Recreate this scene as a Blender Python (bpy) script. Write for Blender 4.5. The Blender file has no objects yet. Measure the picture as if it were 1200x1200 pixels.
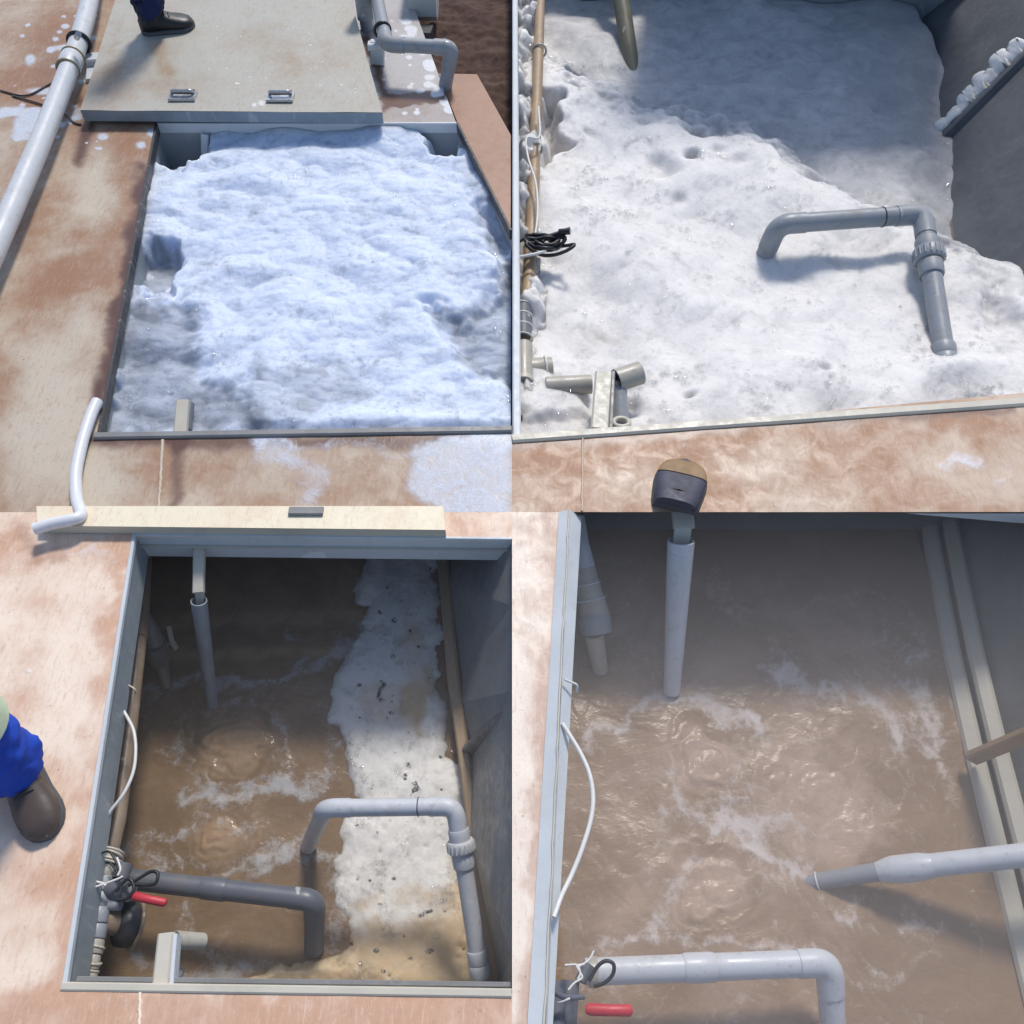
import bpy, bmesh, math, random
import numpy as np
from mathutils import Vector, Matrix
random.seed(7)
sc = bpy.context.scene
COL = sc.collection
# ------------------------------------------------------------------ camera model
F, PITCH, H = 1050.0, math.radians(55.0), 2.4
CY = -H / math.tan(PITCH)
cP, sP = math.cos(PITCH), math.sin(PITCH)

def P(u, v, z=0.0):
    """point at height z on the sight line of photo pixel (1200 px scale)"""
    a, b = (u - 600) / F, (600 - v) / F
    d = (a, cP + b * sP, -sP + b * cP)
    t = (z - H) / d[2]
    return Vector((d[0] * t, CY + d[1] * t, z))

def UV(x, y, z):
    dy, dz = y - CY, z - H
    dep = dy * cP - dz * sP
    up = dy * sP + dz * cP
    return 600 + F * x / dep, 600 - F * up / dep

def depth(p):
    return (p[1] - CY) * cP - (p[2] - H) * sP

def m(p, px):            # a width of px pixels at point p, in metres
    return px * depth(p) / F

# ------------------------------------------------------------------ noise (numpy)
_rs = np.random.RandomState(11)
_perm = np.concatenate([_rs.permutation(512)] * 2)
_ang = _rs.rand(512) * 2 * math.pi
_gx, _gy = np.cos(_ang), np.sin(_ang)

def noise(x, y, seed=0):
    x = np.asarray(x, float) + seed * 17.31; y = np.asarray(y, float) - seed * 9.77
    xi = np.floor(x).astype(int); yi = np.floor(y).astype(int)
    xf = x - xi; yf = y - yi
    def g(i, j):
        h = _perm[(_perm[i & 511] + j) & 511]
        return h
    u = xf * xf * xf * (xf * (xf * 6 - 15) + 10); v = yf * yf * yf * (yf * (yf * 6 - 15) + 10)
    h00, h10, h01, h11 = g(xi, yi), g(xi + 1, yi), g(xi, yi + 1), g(xi + 1, yi + 1)
    n00 = _gx[h00] * xf + _gy[h00] * yf
    n10 = _gx[h10] * (xf - 1) + _gy[h10] * yf
    n01 = _gx[h01] * xf + _gy[h01] * (yf - 1)
    n11 = _gx[h11] * (xf - 1) + _gy[h11] * (yf - 1)
    return 1.5 * ((n00 * (1 - u) + n10 * u) * (1 - v) + (n01 * (1 - u) + n11 * u) * v)

def fbm(x, y, s, o=4, seed=0):
    a, t = 1.0, 0.0
    for k in range(o):
        t = t + a * noise(x * s, y * s, seed + k); a *= .5; s *= 2.03
    return t

def billow(x, y, s, o=4, seed=0, gain=.5):
    a, t = 1.0, 0.0
    for k in range(o):
        t = t + a * (np.abs(noise(x * s, y * s, seed + k)) * 2 - .6); a *= gain; s *= 2.07
    return t

def sstep(x, a, b):
    t = np.clip((x - a) / (b - a), 0, 1); return t * t * (3 - 2 * t)

def dline(u, v, pts):
    d = np.full(np.shape(u), 1e9)
    for (x0, y0), (x1, y1) in zip(pts[:-1], pts[1:]):
        dx, dy = x1 - x0, y1 - y0; L = dx * dx + dy * dy
        t = np.clip(((u - x0) * dx + (v - y0) * dy) / L, 0, 1)
        d = np.minimum(d, np.hypot(u - x0 - t * dx, v - y0 - t * dy))
    return d

def sdpoly(u, v, pts):       # negative inside
    d = dline(u, v, list(pts) + [pts[0]])
    ins = np.zeros(np.shape(u), bool)
    n = len(pts); j = n - 1
    for i in range(n):
        xi, yi = pts[i]; xj, yj = pts[j]
        c = ((yi > v) != (yj > v)) & (u < (xj - xi) * (v - yi) / ((yj - yi) or 1e-9) + xi)
        ins ^= c; j = i
    return np.where(ins, -d, d)

def stroke(u, v, pts, w):
    return np.exp(-(dline(u, v, pts) / w) ** 2)

def blob(u, v, cu, cv, ru, rv):
    return np.exp(-(((u - cu) / ru) ** 2 + ((v - cv) / rv) ** 2))

# ------------------------------------------------------------------ materials
def newmat(name):
    mt = bpy.data.materials.new(name); mt.use_nodes = True
    nt = mt.node_tree; nt.nodes.clear()
    out = nt.nodes.new('ShaderNodeOutputMaterial')
    b = nt.nodes.new('ShaderNodeBsdfPrincipled')
    nt.links.new(b.outputs[0], out.inputs[0])
    return mt, nt, b

class N:
    """tiny node-graph helper"""
    def __init__(s, nt):
        s.nt = nt
        s.pos = nt.nodes.new('ShaderNodeNewGeometry').outputs['Position']
    def lk(s, a, b):
        if isinstance(a, (int, float)): b.default_value = a
        elif isinstance(a, tuple): b.default_value = a if len(a) == 4 else (*a, 1)
        else: s.nt.links.new(a, b)
    def noise(s, scale, detail=5, rough=.55, dist=0, stretch=None):
        n = s.nt.nodes.new('ShaderNodeTexNoise')
        n.inputs['Scale'].default_value = scale; n.inputs['Detail'].default_value = detail
        n.inputs['Roughness'].default_value = rough; n.inputs['Distortion'].default_value = dist
        v = s.pos
        if stretch:
            mp = s.nt.nodes.new('ShaderNodeMapping'); mp.inputs['Scale'].default_value = stretch
            s.nt.links.new(v, mp.inputs[0]); v = mp.outputs[0]
        s.nt.links.new(v, n.inputs['Vector'])
        return n.outputs['Fac']
    def vor(s, scale, feat='F1', out='Distance', rnd=1):
        n = s.nt.nodes.new('ShaderNodeTexVoronoi'); n.feature = feat
        n.inputs['Scale'].default_value = scale; n.inputs['Randomness'].default_value = rnd
        s.nt.links.new(s.pos, n.inputs['Vector'])
        return n.outputs[out]
    def attr(s, name):
        n = s.nt.nodes.new('ShaderNodeAttribute'); n.attribute_name = name
        return n.outputs['Fac']
    def rng(s, x, a, b, c=0, d=1):
        n = s.nt.nodes.new('ShaderNodeMapRange'); n.interpolation_type = 'SMOOTHSTEP'
        s.lk(x, n.inputs[0])
        for k, q in zip((1, 2, 3, 4), (a, b, c, d)): n.inputs[k].default_value = q
        return n.outputs[0]
    def math(s, op, a, b=0):
        n = s.nt.nodes.new('ShaderNodeMath'); n.operation = op; n.use_clamp = False
        s.lk(a, n.inputs[0]); s.lk(b, n.inputs[1]); return n.outputs[0]
    def mix(s, f, a, b):
        n = s.nt.nodes.new('ShaderNodeMix'); n.data_type = 'RGBA'
        s.lk(f, n.inputs[0]); s.lk(a, n.inputs[6]); s.lk(b, n.inputs[7]); return n.outputs[2]
    def mixf(s, f, a, b):
        n = s.nt.nodes.new('ShaderNodeMix'); n.data_type = 'FLOAT'
        s.lk(f, n.inputs[0]); s.lk(a, n.inputs[2]); s.lk(b, n.inputs[3]); return n.outputs[0]
    def bump(s, h, strength=.3, dist=.01, prev=None):
        n = s.nt.nodes.new('ShaderNodeBump'); n.inputs['Strength'].default_value = strength
        n.inputs['Distance'].default_value = dist; s.lk(h, n.inputs['Height'])
        if prev: s.nt.links.new(prev, n.inputs['Normal'])
        return n.outputs[0]

def deck_mat(name, cream, rust, dark, filmc=(.62, .62, .64), bias=0.0):
    mt, nt, b = newmat(name); g = N(nt)
    n1 = g.noise(2.6, 7, .62, .6); n2 = g.noise(14, 6, .65, .9); n3 = g.noise(90, 4, .6)
    n5 = g.noise(5, 6, .7, 1.5, (1, .25, 1))
    r = g.math('ADD', g.attr('rust'), g.math('MULTIPLY', g.math('SUBTRACT', n1, .5), 1.6))
    r = g.math('ADD', r, g.math('MULTIPLY', g.math('SUBTRACT', n2, .5), .9))
    r = g.math('ADD', r, g.math('MULTIPLY', g.math('SUBTRACT', n5, .5), .6))
    r = g.rng(r, -.25 - bias, 1.2 - bias)
    c = g.mix(r, cream, rust)
    c = g.mix(g.rng(n3, .55, .75, 0, .25), c, tuple(x * .7 for x in rust))
    spots = g.math('MULTIPLY', g.rng(g.vor(38), .16, .06, 0, 1), g.rng(n2, .5, .62, 0, .6))
    c = g.mix(spots, c, tuple(x * .55 for x in rust))
    fine = g.noise(40, 8, .75, .6, (2.2, .5, 1))
    c = g.mix(g.rng(fine, .5, .68, 0, .38), c, tuple(x * .8 for x in rust))
    c = g.mix(g.rng(fine, .48, .34, 0, .30), c, cream)
    scr = g.rng(g.noise(6, 4, .6, 3, (6, .6, 1)), .63, .68, 0, .28)
    c = g.mix(scr, c, cream)
    wet = g.rng(g.math('ADD', g.attr('wet'), g.math('MULTIPLY', g.math('SUBTRACT', n2, .5), .35)), .15, 1.0)
    c = g.mix(wet, c, dark)
    fl = g.rng(g.math('ADD', g.attr('film'), g.math('MULTIPLY', g.math('SUBTRACT', n2, .5), 1.1)), .18, .95)
    bub = g.rng(g.vor(150, out='Color'), 0.3, .75, 1, .8)
    c = g.mix(g.math('MULTIPLY', fl, bub), c, filmc)
    g.lk(c, b.inputs['Base Color'])
    ro = g.mixf(wet, g.rng(n2, .3, .7, .42, .62), .34)
    g.lk(ro, b.inputs['Roughness'])
    h = g.math('ADD', g.math('MULTIPLY', n2, .5), g.math('MULTIPLY', n3, .2))
    nb = g.bump(h, .35, .006)
    nb = g.bump(g.math('MULTIPLY', fl, bub), .5, .004, nb)
    g.nt.links.new(nb, b.inputs['Normal'])
    return mt

def steel_mat(name, base, rust=(.16, .07, .03), amount=.5, rough=.45, stain=(.5, .5, .48), metallic=0.0, dirt=.6):
    mt, nt, b = newmat(name); g = N(nt)
    n1 = g.noise(3.5, 6, .6, .8); n2 = g.noise(28, 6, .65, .4); n3 = g.noise(8, 5, .6, 1.2, (3, 3, .6))
    c = g.mix(g.rng(n1, .35, .7, 0, dirt), base, tuple(x * .62 for x in base))
    c = g.mix(g.rng(n3, .56, .72, 0, .45), c, stain)
    rr = g.math('ADD', g.attr('rust'), g.math('MULTIPLY', g.math('SUBTRACT', n2, .5), 1.6))
    rr = g.rng(g.math('ADD', rr, amount - .5), .42, .6)
    c = g.mix(rr, c, rust)
    fl = g.rng(g.math('ADD', g.attr('film'), g.math('MULTIPLY', g.math('SUBTRACT', n2, .5), 1.0)), .4, .75)
    c = g.mix(fl, c, (.75, .75, .77))
    g.lk(c, b.inputs['Base Color'])
    b.inputs['Metallic'].default_value = metallic
    g.lk(g.rng(n2, .3, .7, rough - .1, rough + .15), b.inputs['Roughness'])
    g.nt.links.new(g.bump(g.math('ADD', n2, g.math('MULTIPLY', n1, .6)), .25, .004), b.inputs['Normal'])
    return mt

def pvc_mat(name, base, grime=(.22, .18, .13), amount=.35, rough=.38):
    mt, nt, b = newmat(name); g = N(nt)
    n1 = g.noise(7, 6, .62, 1); n2 = g.noise(60, 4, .6)
    c = g.mix(g.rng(n1, .45, .8, 0, amount), base, grime)
    c = g.mix(g.rng(n2, .60, .72, 0, .45), c, tuple(x * .5 for x in base))
    n6 = g.noise(26, 7, .7, .5); c = g.mix(g.rng(n6, .55, .7, 0, .35), c, grime)
    n4 = g.noise(18, 3, .5, .5, (1, 1, 1))
    c = g.mix(g.rng(n4, .68, .74, 0, .5), c, (.7, .68, .64))
    g.lk(c, b.inputs['Base Color'])
    g.lk(g.rng(n1, .3, .7, rough - .08, rough + .2), b.inputs['Roughness'])
    g.nt.links.new(g.bump(n2, .12, .003), b.inputs['Normal'])
    return mt

def foam_mat(name, white, grey, tan, sss=1.0, mottle=.35):
    mt, nt, b = newmat(name); g = N(nt)
    n1 = g.noise(9, 6, .6, .6); n2 = g.noise(30, 5, .6, .3); n3 = g.noise(4, 5, .6, .8)
    c = g.mix(g.rng(g.math('ADD', g.attr('tan'), g.math('MULTIPLY', g.math('SUBTRACT', n1, .5), 1.1)), .15, 1.0), white, tan)
    c = g.mix(g.rng(n1, .5, .78, 0, mottle), c, grey)
    c = g.mix(g.rng(n2, .52, .75, 0, mottle * .8), c, grey)
    cell = g.vor(120, out='Color'); cell2 = g.vor(48, out='Color')
    c = g.mix(g.rng(cell, .45, .8, 0, .09), c, grey)
    c = g.mix(g.math('MULTIPLY', g.rng(cell2, .5, .8, 0, .10), g.rng(n3, .45, .6)), c, grey)
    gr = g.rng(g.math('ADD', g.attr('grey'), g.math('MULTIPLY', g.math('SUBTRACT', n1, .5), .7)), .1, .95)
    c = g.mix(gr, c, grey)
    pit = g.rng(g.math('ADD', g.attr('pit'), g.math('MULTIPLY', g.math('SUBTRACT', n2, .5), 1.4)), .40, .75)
    pit = g.math('MULTIPLY', pit, g.rng(g.vor(170, out='Color'), .3, .5, .25, 1))
    c = g.mix(pit, c, (.10, .10, .095))
    g.lk(c, b.inputs['Base Color'])
    b.inputs['Roughness'].default_value = .55
    b.inputs['Specular IOR Level'].default_value = .3
    d1, d2 = g.vor(55, 'SMOOTH_F1'), g.vor(150)
    nb = g.bump(d1, .09, -.010)
    nb = g.bump(d2, .14, -.004, nb)
    g.nt.links.new(nb, b.inputs['Normal'])
    g.lk(g.rng(n3, .42, .62, .12, .9), b.inputs['Coat Weight']); b.inputs['Coat Roughness'].default_value = .06
    cb_ = g.bump(g.math('ADD', d2, g.math('MULTIPLY', d1, .6)), 1.0, -.012)
    g.nt.links.new(cb_, b.inputs['Coat Normal'])
    if sss:
        b.inputs['Subsurface Weight'].default_value = sss
        b.inputs['Subsurface Radius'].default_value = (.055, .055, .06)
        b.inputs['Subsurface Scale'].default_value = 1
    return mt

def water_mat(name, deep, light, filmc, wave=.25, rough=.09, spec=.5):
    mt, nt, b = newmat(name); g = N(nt)
    n1 = g.noise(3.2, 6, .6, 1.6); n2 = g.noise(16, 6, .65, 1.0); n3 = g.noise(6, 4, .5, 1.2)
    t = g.rng(g.math('ADD', g.attr('tint'), g.math('MULTIPLY', g.math('SUBTRACT', n1, .5), 1.3)), .0, 1.0)
    n7 = g.noise(5, 7, .65, 2.0); c = g.mix(t, deep, light); c = g.mix(g.rng(n7, .48, .66, 0, .45), c, deep)
    lace = g.math('MULTIPLY', g.math('SUBTRACT', g.noise(38, 7, .72, .8), .5), 1.1)
    lace = g.math('ADD', lace, g.math('MULTIPLY', g.math('SUBTRACT', n2, .5), .5))
    f = g.rng(g.math('ADD', g.attr('film'), lace), .16, 1.05)
    bub = g.rng(g.math('ADD', g.vor(150, out='Color'), g.math('MULTIPLY', f, .9)), .45, .8, .25, 1)
    ff = g.math('MULTIPLY', f, bub)
    c = g.mix(ff, c, filmc)
    spk = g.math('MULTIPLY', g.rng(g.vor(70), .1, .04, 0, 1), g.rng(n3, .52, .66, 0, .7))
    c = g.mix(spk, c, (.7, .7, .72))
    g.lk(c, b.inputs['Base Color'])
    g.lk(g.mixf(f, rough, .55), b.inputs['Roughness'])
    b.inputs['IOR'].default_value = 1.33
    n4 = g.noise(34, 3, .5, .8, (1, 1.8, 1))
    h = g.math('ADD', g.math('MULTIPLY', n3, .35), g.math('MULTIPLY', n4, .38))
    b.inputs['Specular IOR Level'].default_value = spec
    nb = g.bump(h, wave, .03)
    nb = g.bump(ff, .35, .004, nb)
    g.nt.links.new(nb, b.inputs['Normal'])
    return mt

def plain_mat(name, base, rough=.6, var=.3, scale=30, bump=.15):
    mt, nt, b = newmat(name); g = N(nt)
    n1 = g.noise(scale, 6, .6, .4)
    g.lk(g.mix(g.rng(n1, .3, .75, 0, var), base, tuple(x * .5 for x in base)), b.inputs['Base Color'])
    g.lk(g.rng(n1, .3, .7, rough - .08, min(1, rough + .1)), b.inputs['Roughness'])
    g.nt.links.new(g.bump(n1, bump, .004), b.inputs['Normal'])
    return mt

def cloth_mat(name, base):
    mt, nt, b = newmat(name); g = N(nt)
    n1 = g.noise(12, 5, .6, .6); n2 = g.noise(600, 2, .5)
    g.lk(g.mix(g.rng(n1, .35, .7, 0, .35), base, tuple(x * .6 for x in base)), b.inputs['Base Color'])
    b.inputs['Roughness'].default_value = .85
    g.nt.links.new(g.bump(g.math('ADD', g.math('MULTIPLY', n2, .15), n1), .5, .008), b.inputs['Normal'])
    return mt

M = {}
M['deck_a'] = deck_mat('brown_stained_deck', (.53, .455, .36), (.31, .160, .085), (.115, .055, .040), (.56, .60, .68))
M['deck_b'] = deck_mat('orange_stained_deck', (.57, .44, .335), (.36, .185, .098), (.17, .085, .06), (.70, .66, .68))
M['deck_c'] = deck_mat('pale_pink_deck', (.86, .71, .57), (.60, .36, .24), (.26, .135, .095), (.75, .70, .68), -.12)  # base colour raised to imitate an overexposed deck
M['deck_d'] = deck_mat('pale_deck', (.84, .72, .60), (.56, .39, .30), (.38, .23, .17), (.8, .78, .75), -.05)  # pale tone puts the near-white overexposure into the colour
M['lid_a'] = deck_mat('dull_cream_lid', (.44, .42, .36), (.34, .235, .15), (.22, .14, .09), (.7, .7, .7), -.16)
M['lid_b'] = deck_mat('pale_cream_lid', (.84, .75, .56), (.70, .46, .31), (.4, .25, .15), (.8, .8, .8), -.25)
M['wet_steel'] = deck_mat('wet_grey_deck', (.44, .42, .41), (.34, .27, .24), (.16, .085, .06), (.72, .72, .74), -.2)
M['blue_steel'] = steel_mat('blue_grey_painted_steel', (.30, .33, .345), amount=.32)
M['edge_steel'] = steel_mat('lid_edge_steel', (.24, .29, .34), rust=(.05, .03, .025), amount=.34)
M['pale_steel'] = steel_mat('pale_grey_steel', (.60, .625, .645), amount=.22, dirt=.3)
M['dark_steel'] = steel_mat('dark_tank_steel', (.125, .13, .14), amount=.30, rust=(.07, .045, .03), stain=(.16, .16, .16))
M['grey_steel'] = steel_mat('grey_tank_steel', (.24, .24, .235), amount=.3, rust=(.15, .10, .07), stain=(.32, .32, .31))
M['cream_steel'] = steel_mat('cream_painted_steel', (.56, .52, .43), rust=(.3, .19, .11), amount=.26, dirt=.35)
M['tan_steel'] = steel_mat('tan_stained_steel', (.40, .28, .17), rust=(.24, .13, .07), amount=.42, dirt=.5)
M['rust_steel'] = steel_mat('rust_brown_plate', (.36, .19, .115), rust=(.26, .13, .08), amount=.4, dirt=.3, stain=(.42, .25, .17))
M['rim_black'] = steel_mat('black_rim', (.06, .055, .055), amount=.4, stain=(.45, .43, .4))
M['pvc'] = pvc_mat('grey_pvc', (.285, .303, .328), amount=.5)
M['pvc_light'] = pvc_mat('light_grey_pvc', (.56, .575, .60), amount=.2)
M['pvc_dark'] = pvc_mat('dark_grey_pvc', (.125, .135, .16), amount=.25)
M['pvc_olive'] = pvc_mat('olive_stained_pvc', (.17, .155, .105), amount=.5)
M['pvc_brown'] = pvc_mat('brown_stained_pvc', (.25, .18, .12), grime=(.40, .33, .26), amount=.6)
M['pvc_beige'] = pvc_mat('beige_dirty_pvc', (.42, .39, .33), amount=.55)
M['valve_grey'] = pvc_mat('murky_grey_pvc', (.16, .15, .14), grime=(.22, .15, .10), amount=.6)
M['hose'] = plain_mat('white_hose', (.72, .72, .74), .35, .15, 40)
M['cable_white'] = plain_mat('white_cable', (.72, .70, .66), .45, .15, 40)
M['tie'] = plain_mat('beige_tie', (.55, .50, .42), .5, .2)
M['black'] = plain_mat('black_rubber', (.018, .018, .02), .42, .3)
M['gasket'] = plain_mat('black_gasket', (.035, .035, .038), .5, .3)
M['red'] = plain_mat('red_handle', (.55, .045, .06), .42, .25)
M['chrome'] = steel_mat('dull_chrome', (.52, .53, .54), amount=.15, rough=.3, metallic=.7)
M['ring'] = plain_mat('brass_ring', (.32, .25, .13), .4, .3)
M['blue_cloth'] = cloth_mat('blue_trouser', (.010, .062, .46))
M['navy_cloth'] = cloth_mat('navy_trouser', (.008, .014, .075))
M['lime_cloth'] = cloth_mat('pale_lime_band', (.62, .70, .50))
M['leather'] = plain_mat('worn_brown_leather', (.085, .062, .052), .5, .5, 25, .3)
M['black_leather'] = plain_mat('black_leather', (.014, .014, .017), .5, .3, 25, .3)
M['navy_leather'] = plain_mat('dark_blue_leather', (.055, .055, .085), .6, .4, 25, .3)
M['tan_leather'] = plain_mat('tan_toe', (.30, .19, .095), .6, .4, 25, .3)
M['sole'] = plain_mat('grey_sole', (.075, .078, .085), .6, .3, 40, .3)
M['skin'] = plain_mat('skin', (.3, .17, .11), .6, .2)
M['soil'] = plain_mat('dark_soil', (.088, .046, .032), .95, .75, 9, 1.0)
M['ground'] = plain_mat('brown_earth', (.12, .075, .05), .95, .6, 3, .8)
M['white_plastic'] = plain_mat('white_plastic', (.62, .62, .60), .4, .15)
M['foam_a'] = foam_mat('bluish_white_foam', (.64, .71, .84), (.235, .26, .31), (.50, .50, .50), mottle=.5)
M['foam_b'] = foam_mat('white_bubbly_foam', (.76, .735, .71), (.35, .35, .355), (.58, .50, .38), mottle=.42)
M['foam_c'] = foam_mat('tan_white_foam', (.79, .765, .72), (.42, .41, .39), (.64, .48, .29))
M['water_a'] = water_mat('dark_brown_water', (.185, .122, .070), (.35, .237, .143), (.40, .385, .38), .16)
M['water_b'] = water_mat('pinkish_brown_water', (.29, .192, .116), (.48, .345, .255), (.62, .545, .50), .16, .25, .35)

# ------------------------------------------------------------------ mesh helpers
class MB:
    def __init__(s): s.v = []; s.f = []; s.smooth = []; s.attrs = {}
    def add(s, vs, fs, smooth=False):
        o = len(s.v); s.v += [Vector(p) for p in vs]
        s.f += [tuple(i + o for i in q) for q in fs]; s.smooth += [smooth] * len(fs); return s
    def quad(s, a, b, c, d): return s.add([a, b, c, d], [(0, 1, 2, 3)])
    def box(s, a, b, w, h, up=Vector((0, 0, 1)), bev=0):
        """bar from a to b; a-b runs along the middle of its TOP face; w across, h down"""
        a, b, up = Vector(a), Vector(b), Vector(up)
        t = (b - a).normalized(); sd = t.cross(up).normalized(); n = sd.cross(t).normalized()
        k = min(w, h) * .18
        prof = [(-w/2 + k, 0), (w/2 - k, 0), (w/2, -k), (w/2, -h + k), (w/2 - k, -h), (-w/2 + k, -h), (-w/2, -h + k), (-w/2, -k)]
        vs = [e + sd * x + n * y for e in (a, b) for x, y in prof]
        L = 8
        fs = [(i, (i + 1) % L, L + (i + 1) % L, L + i) for i in range(L)] + [tuple(range(L)), tuple(range(2 * L - 1, L - 1, -1))]
        return s.add(vs, fs)
    def loft(s, centers, radii, n=20, caps=True, up=None, wob=0):
        """tube; radii floats or (rx, ry)"""
        cs = [Vector(c) for c in centers]; K = len(cs)
        tang = []
        for i in range(K):
            a = cs[max(i - 1, 0)]; b = cs[min(i + 1, K - 1)]
            tang.append((b - a).normalized())
        ref = Vector(up) if up else (Vector((0, 0, 1)) if abs(tang[0].z) < .9 else Vector((0, 1, 0)))
        sd = tang[0].cross(ref).normalized()
        vs = []
        for i in range(K):
            t = tang[i]
            sd = (sd - t * sd.dot(t)).normalized(); nn = sd.cross(t).normalized()
            r = radii[i] if isinstance(radii, (list, tuple)) else radii
            rx, ry = r if isinstance(r, tuple) else (r, r)
            for k in range(n):
                an = 2 * math.pi * k / n
                q = 1 + (wob * random.uniform(-1, 1) if wob else 0)
                vs.append(cs[i] + sd * (math.cos(an) * rx * q) + nn * (math.sin(an) * ry * q))
        fs = [(i * n + k, i * n + (k + 1) % n, (i + 1) * n + (k + 1) % n, (i + 1) * n + k) for i in range(K - 1) for k in range(n)]
        s.add(vs, fs, True)
        if caps:
            s.add(vs[:n], [tuple(range(n))]); s.add(vs[-n:], [tuple(range(n - 1, -1, -1))])
        return s
    def grid(s, nx, ny, fn, attrs=None):
        """fn(i/nx, j/ny arrays) -> X, Y, Z arrays"""
        J, I = np.meshgrid(np.linspace(0, 1, ny + 1), np.linspace(0, 1, nx + 1), indexing='ij')
        X, Y, Z = fn(I, J)
        s.np = (np.stack([X.ravel(), Y.ravel(), Z.ravel()], 1), nx, ny)
        s.attrs = attrs(X, Y, Z) if attrs else {}
        return s
    def build(s, name, mat, parent=None, sharp=40):
        me = bpy.data.meshes.new(name)
        if hasattr(s, 'np'):
            co, nx, ny = s.np
            off = parent_off(parent) if parent else Vector(((co[:, 0].min() + co[:, 0].max()) / 2, (co[:, 1].min() + co[:, 1].max()) / 2, co[:, 2].min()))
            co = co - np.array(off)
            idx = np.arange((nx + 1) * (ny + 1)).reshape(ny + 1, nx + 1)
            fc = np.stack([idx[:-1, :-1], idx[:-1, 1:], idx[1:, 1:], idx[1:, :-1]], -1).reshape(-1, 4)
            me.vertices.add(len(co)); me.vertices.foreach_set('co', co.astype(np.float32).ravel())
            me.loops.add(fc.size); me.loops.foreach_set('vertex_index', fc.ravel().astype(np.int32))
            me.polygons.add(len(fc)); me.polygons.foreach_set('loop_start', (np.arange(len(fc)) * 4).astype(np.int32))
            me.polygons.foreach_set('use_smooth', np.ones(len(fc), bool))
            me.update(calc_edges=True)
            for k, a in s.attrs.items():
                at = me.attributes.new(k, 'FLOAT', 'POINT')
                at.data.foreach_set('value', np.asarray(a, np.float32).ravel())
        else:
            if parent: off = parent_off(parent)
            else:
                xs = [p.x for p in s.v]; ys = [p.y for p in s.v]; zs = [p.z for p in s.v]
                off = Vector(((min(xs) + max(xs)) / 2, (min(ys) + max(ys)) / 2, min(zs)))
            me.from_pydata([p - off for p in s.v], [], s.f)
            me.polygons.foreach_set('use_smooth', s.smooth)
            bm = bmesh.new(); bm.from_mesh(me)
            bmesh.ops.recalc_face_normals(bm, faces=bm.faces); bm.to_mesh(me); bm.free()
        me.materials.append(mat)
        o = bpy.data.objects.new(name, me); COL.objects.link(o)
        if parent: o.parent = parent
        else: o.location = off
        return o

def parent_off(o):
    t = Vector((0, 0, 0))
    while o: t = t + o.location; o = o.parent
    return t

def tag(o, label, cat, group=None, kind=None):
    o['label'] = label; o['category'] = cat
    if group: o['group'] = group
    if kind: o['kind'] = kind
    return o

def thing(name, loc, label, cat, group=None):
    o = bpy.data.objects.new(name, None); COL.objects.link(o); o.location = loc; o.empty_display_size = .05
    return tag(o, label, cat, group)

def struct(o, label, cat='ground'):
    o['label'] = label; o['category'] = cat; o['kind'] = 'structure'; return o

def fillet(pts, r, n=8):
    pts = [Vector(p) for p in pts]; out = [pts[0]]
    for i in range(1, len(pts) - 1):
        a, b, c = pts[i - 1], pts[i], pts[i + 1]
        d0, d1 = (a - b), (c - b); rr = min(r, d0.length * .49, d1.length * .49)
        p0, p1 = b + d0.normalized() * rr, b + d1.normalized() * rr
        for k in range(n + 1):
            t = k / n; out.append(p0 * (1 - t) ** 2 + b * (2 * t * (1 - t)) + p1 * t * t)
    return out + [pts[-1]]

def spline(pts, n=8):
    pts = [Vector(p) for p in pts]; q = [pts[0] * 2 - pts[1]] + pts + [pts[-1] * 2 - pts[-2]]; out = []
    for i in range(1, len(q) - 2):
        for k in range(n):
            t = k / n; p0, p1, p2, p3 = q[i - 1], q[i], q[i + 1], q[i + 2]
            out.append(.5 * ((2 * p1) + (p2 - p0) * t + (2 * p0 - 5 * p1 + 4 * p2 - p3) * t * t + (3 * p1 - p0 - 3 * p2 + p3) * t ** 3))
    return out + [pts[-1]]

def tube(pts, r, n=18, caps=True): return MB().loft(pts, r, n, caps)
def lerp(a, b, t): return Vector(a) * (1 - t) + Vector(b) * t

def pipe_elbows(parent, pts, r, mat, fr=None, sock=1.09, names=('pipe', 'elbow')):
    """straight pipes plus a socketed elbow at each inner corner"""
    pts = [Vector(p) for p in pts]; fr = fr or r * 2.2
    ends = []
    cur = pts[0]
    for i in range(1, len(pts)):
        a = cur; b = pts[i]
        t = (pts[i] - pts[i - 1]).normalized()
        b2 = b - t * fr * 1.0 if i < len(pts) - 1 else b
        MB().loft([a, b2], r, 22).build(names[0], mat, parent)
        if i < len(pts) - 1:
            t2 = (pts[i + 1] - b).normalized()
            e = fillet([b - t * fr * 1.55, b, b + t2 * fr * 1.55], fr, 10)
            MB().loft(e, r * sock, 22).build(names[1], mat, parent)
            cur = b + t2 * fr * 1.0

def collar(parent, a, b, t0, t1, r, mat, name='coupling', n=24):
    p, q = lerp(a, b, t0), lerp(a, b, t1)
    k = (q - p).length * .12
    d = (q - p).normalized()
    return MB().loft([p, p + d * k, q - d * k, q], [r * .95, r, r, r * .95], n).build(name, mat, parent)

def torus(center, axis, R, r, n=28, k=10, arc=1.0, start=0.0):
    ax = Vector(axis).normalized(); u = ax.orthogonal().normalized(); w = ax.cross(u)
    N_ = max(3, int(n * arc))
    pts = [Vector(center) + u * math.cos(start + 2 * math.pi * arc * i / N_) * R + w * math.sin(start + 2 * math.pi * arc * i / N_) * R for i in range(N_ + 1)]
    return pts, r

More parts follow.
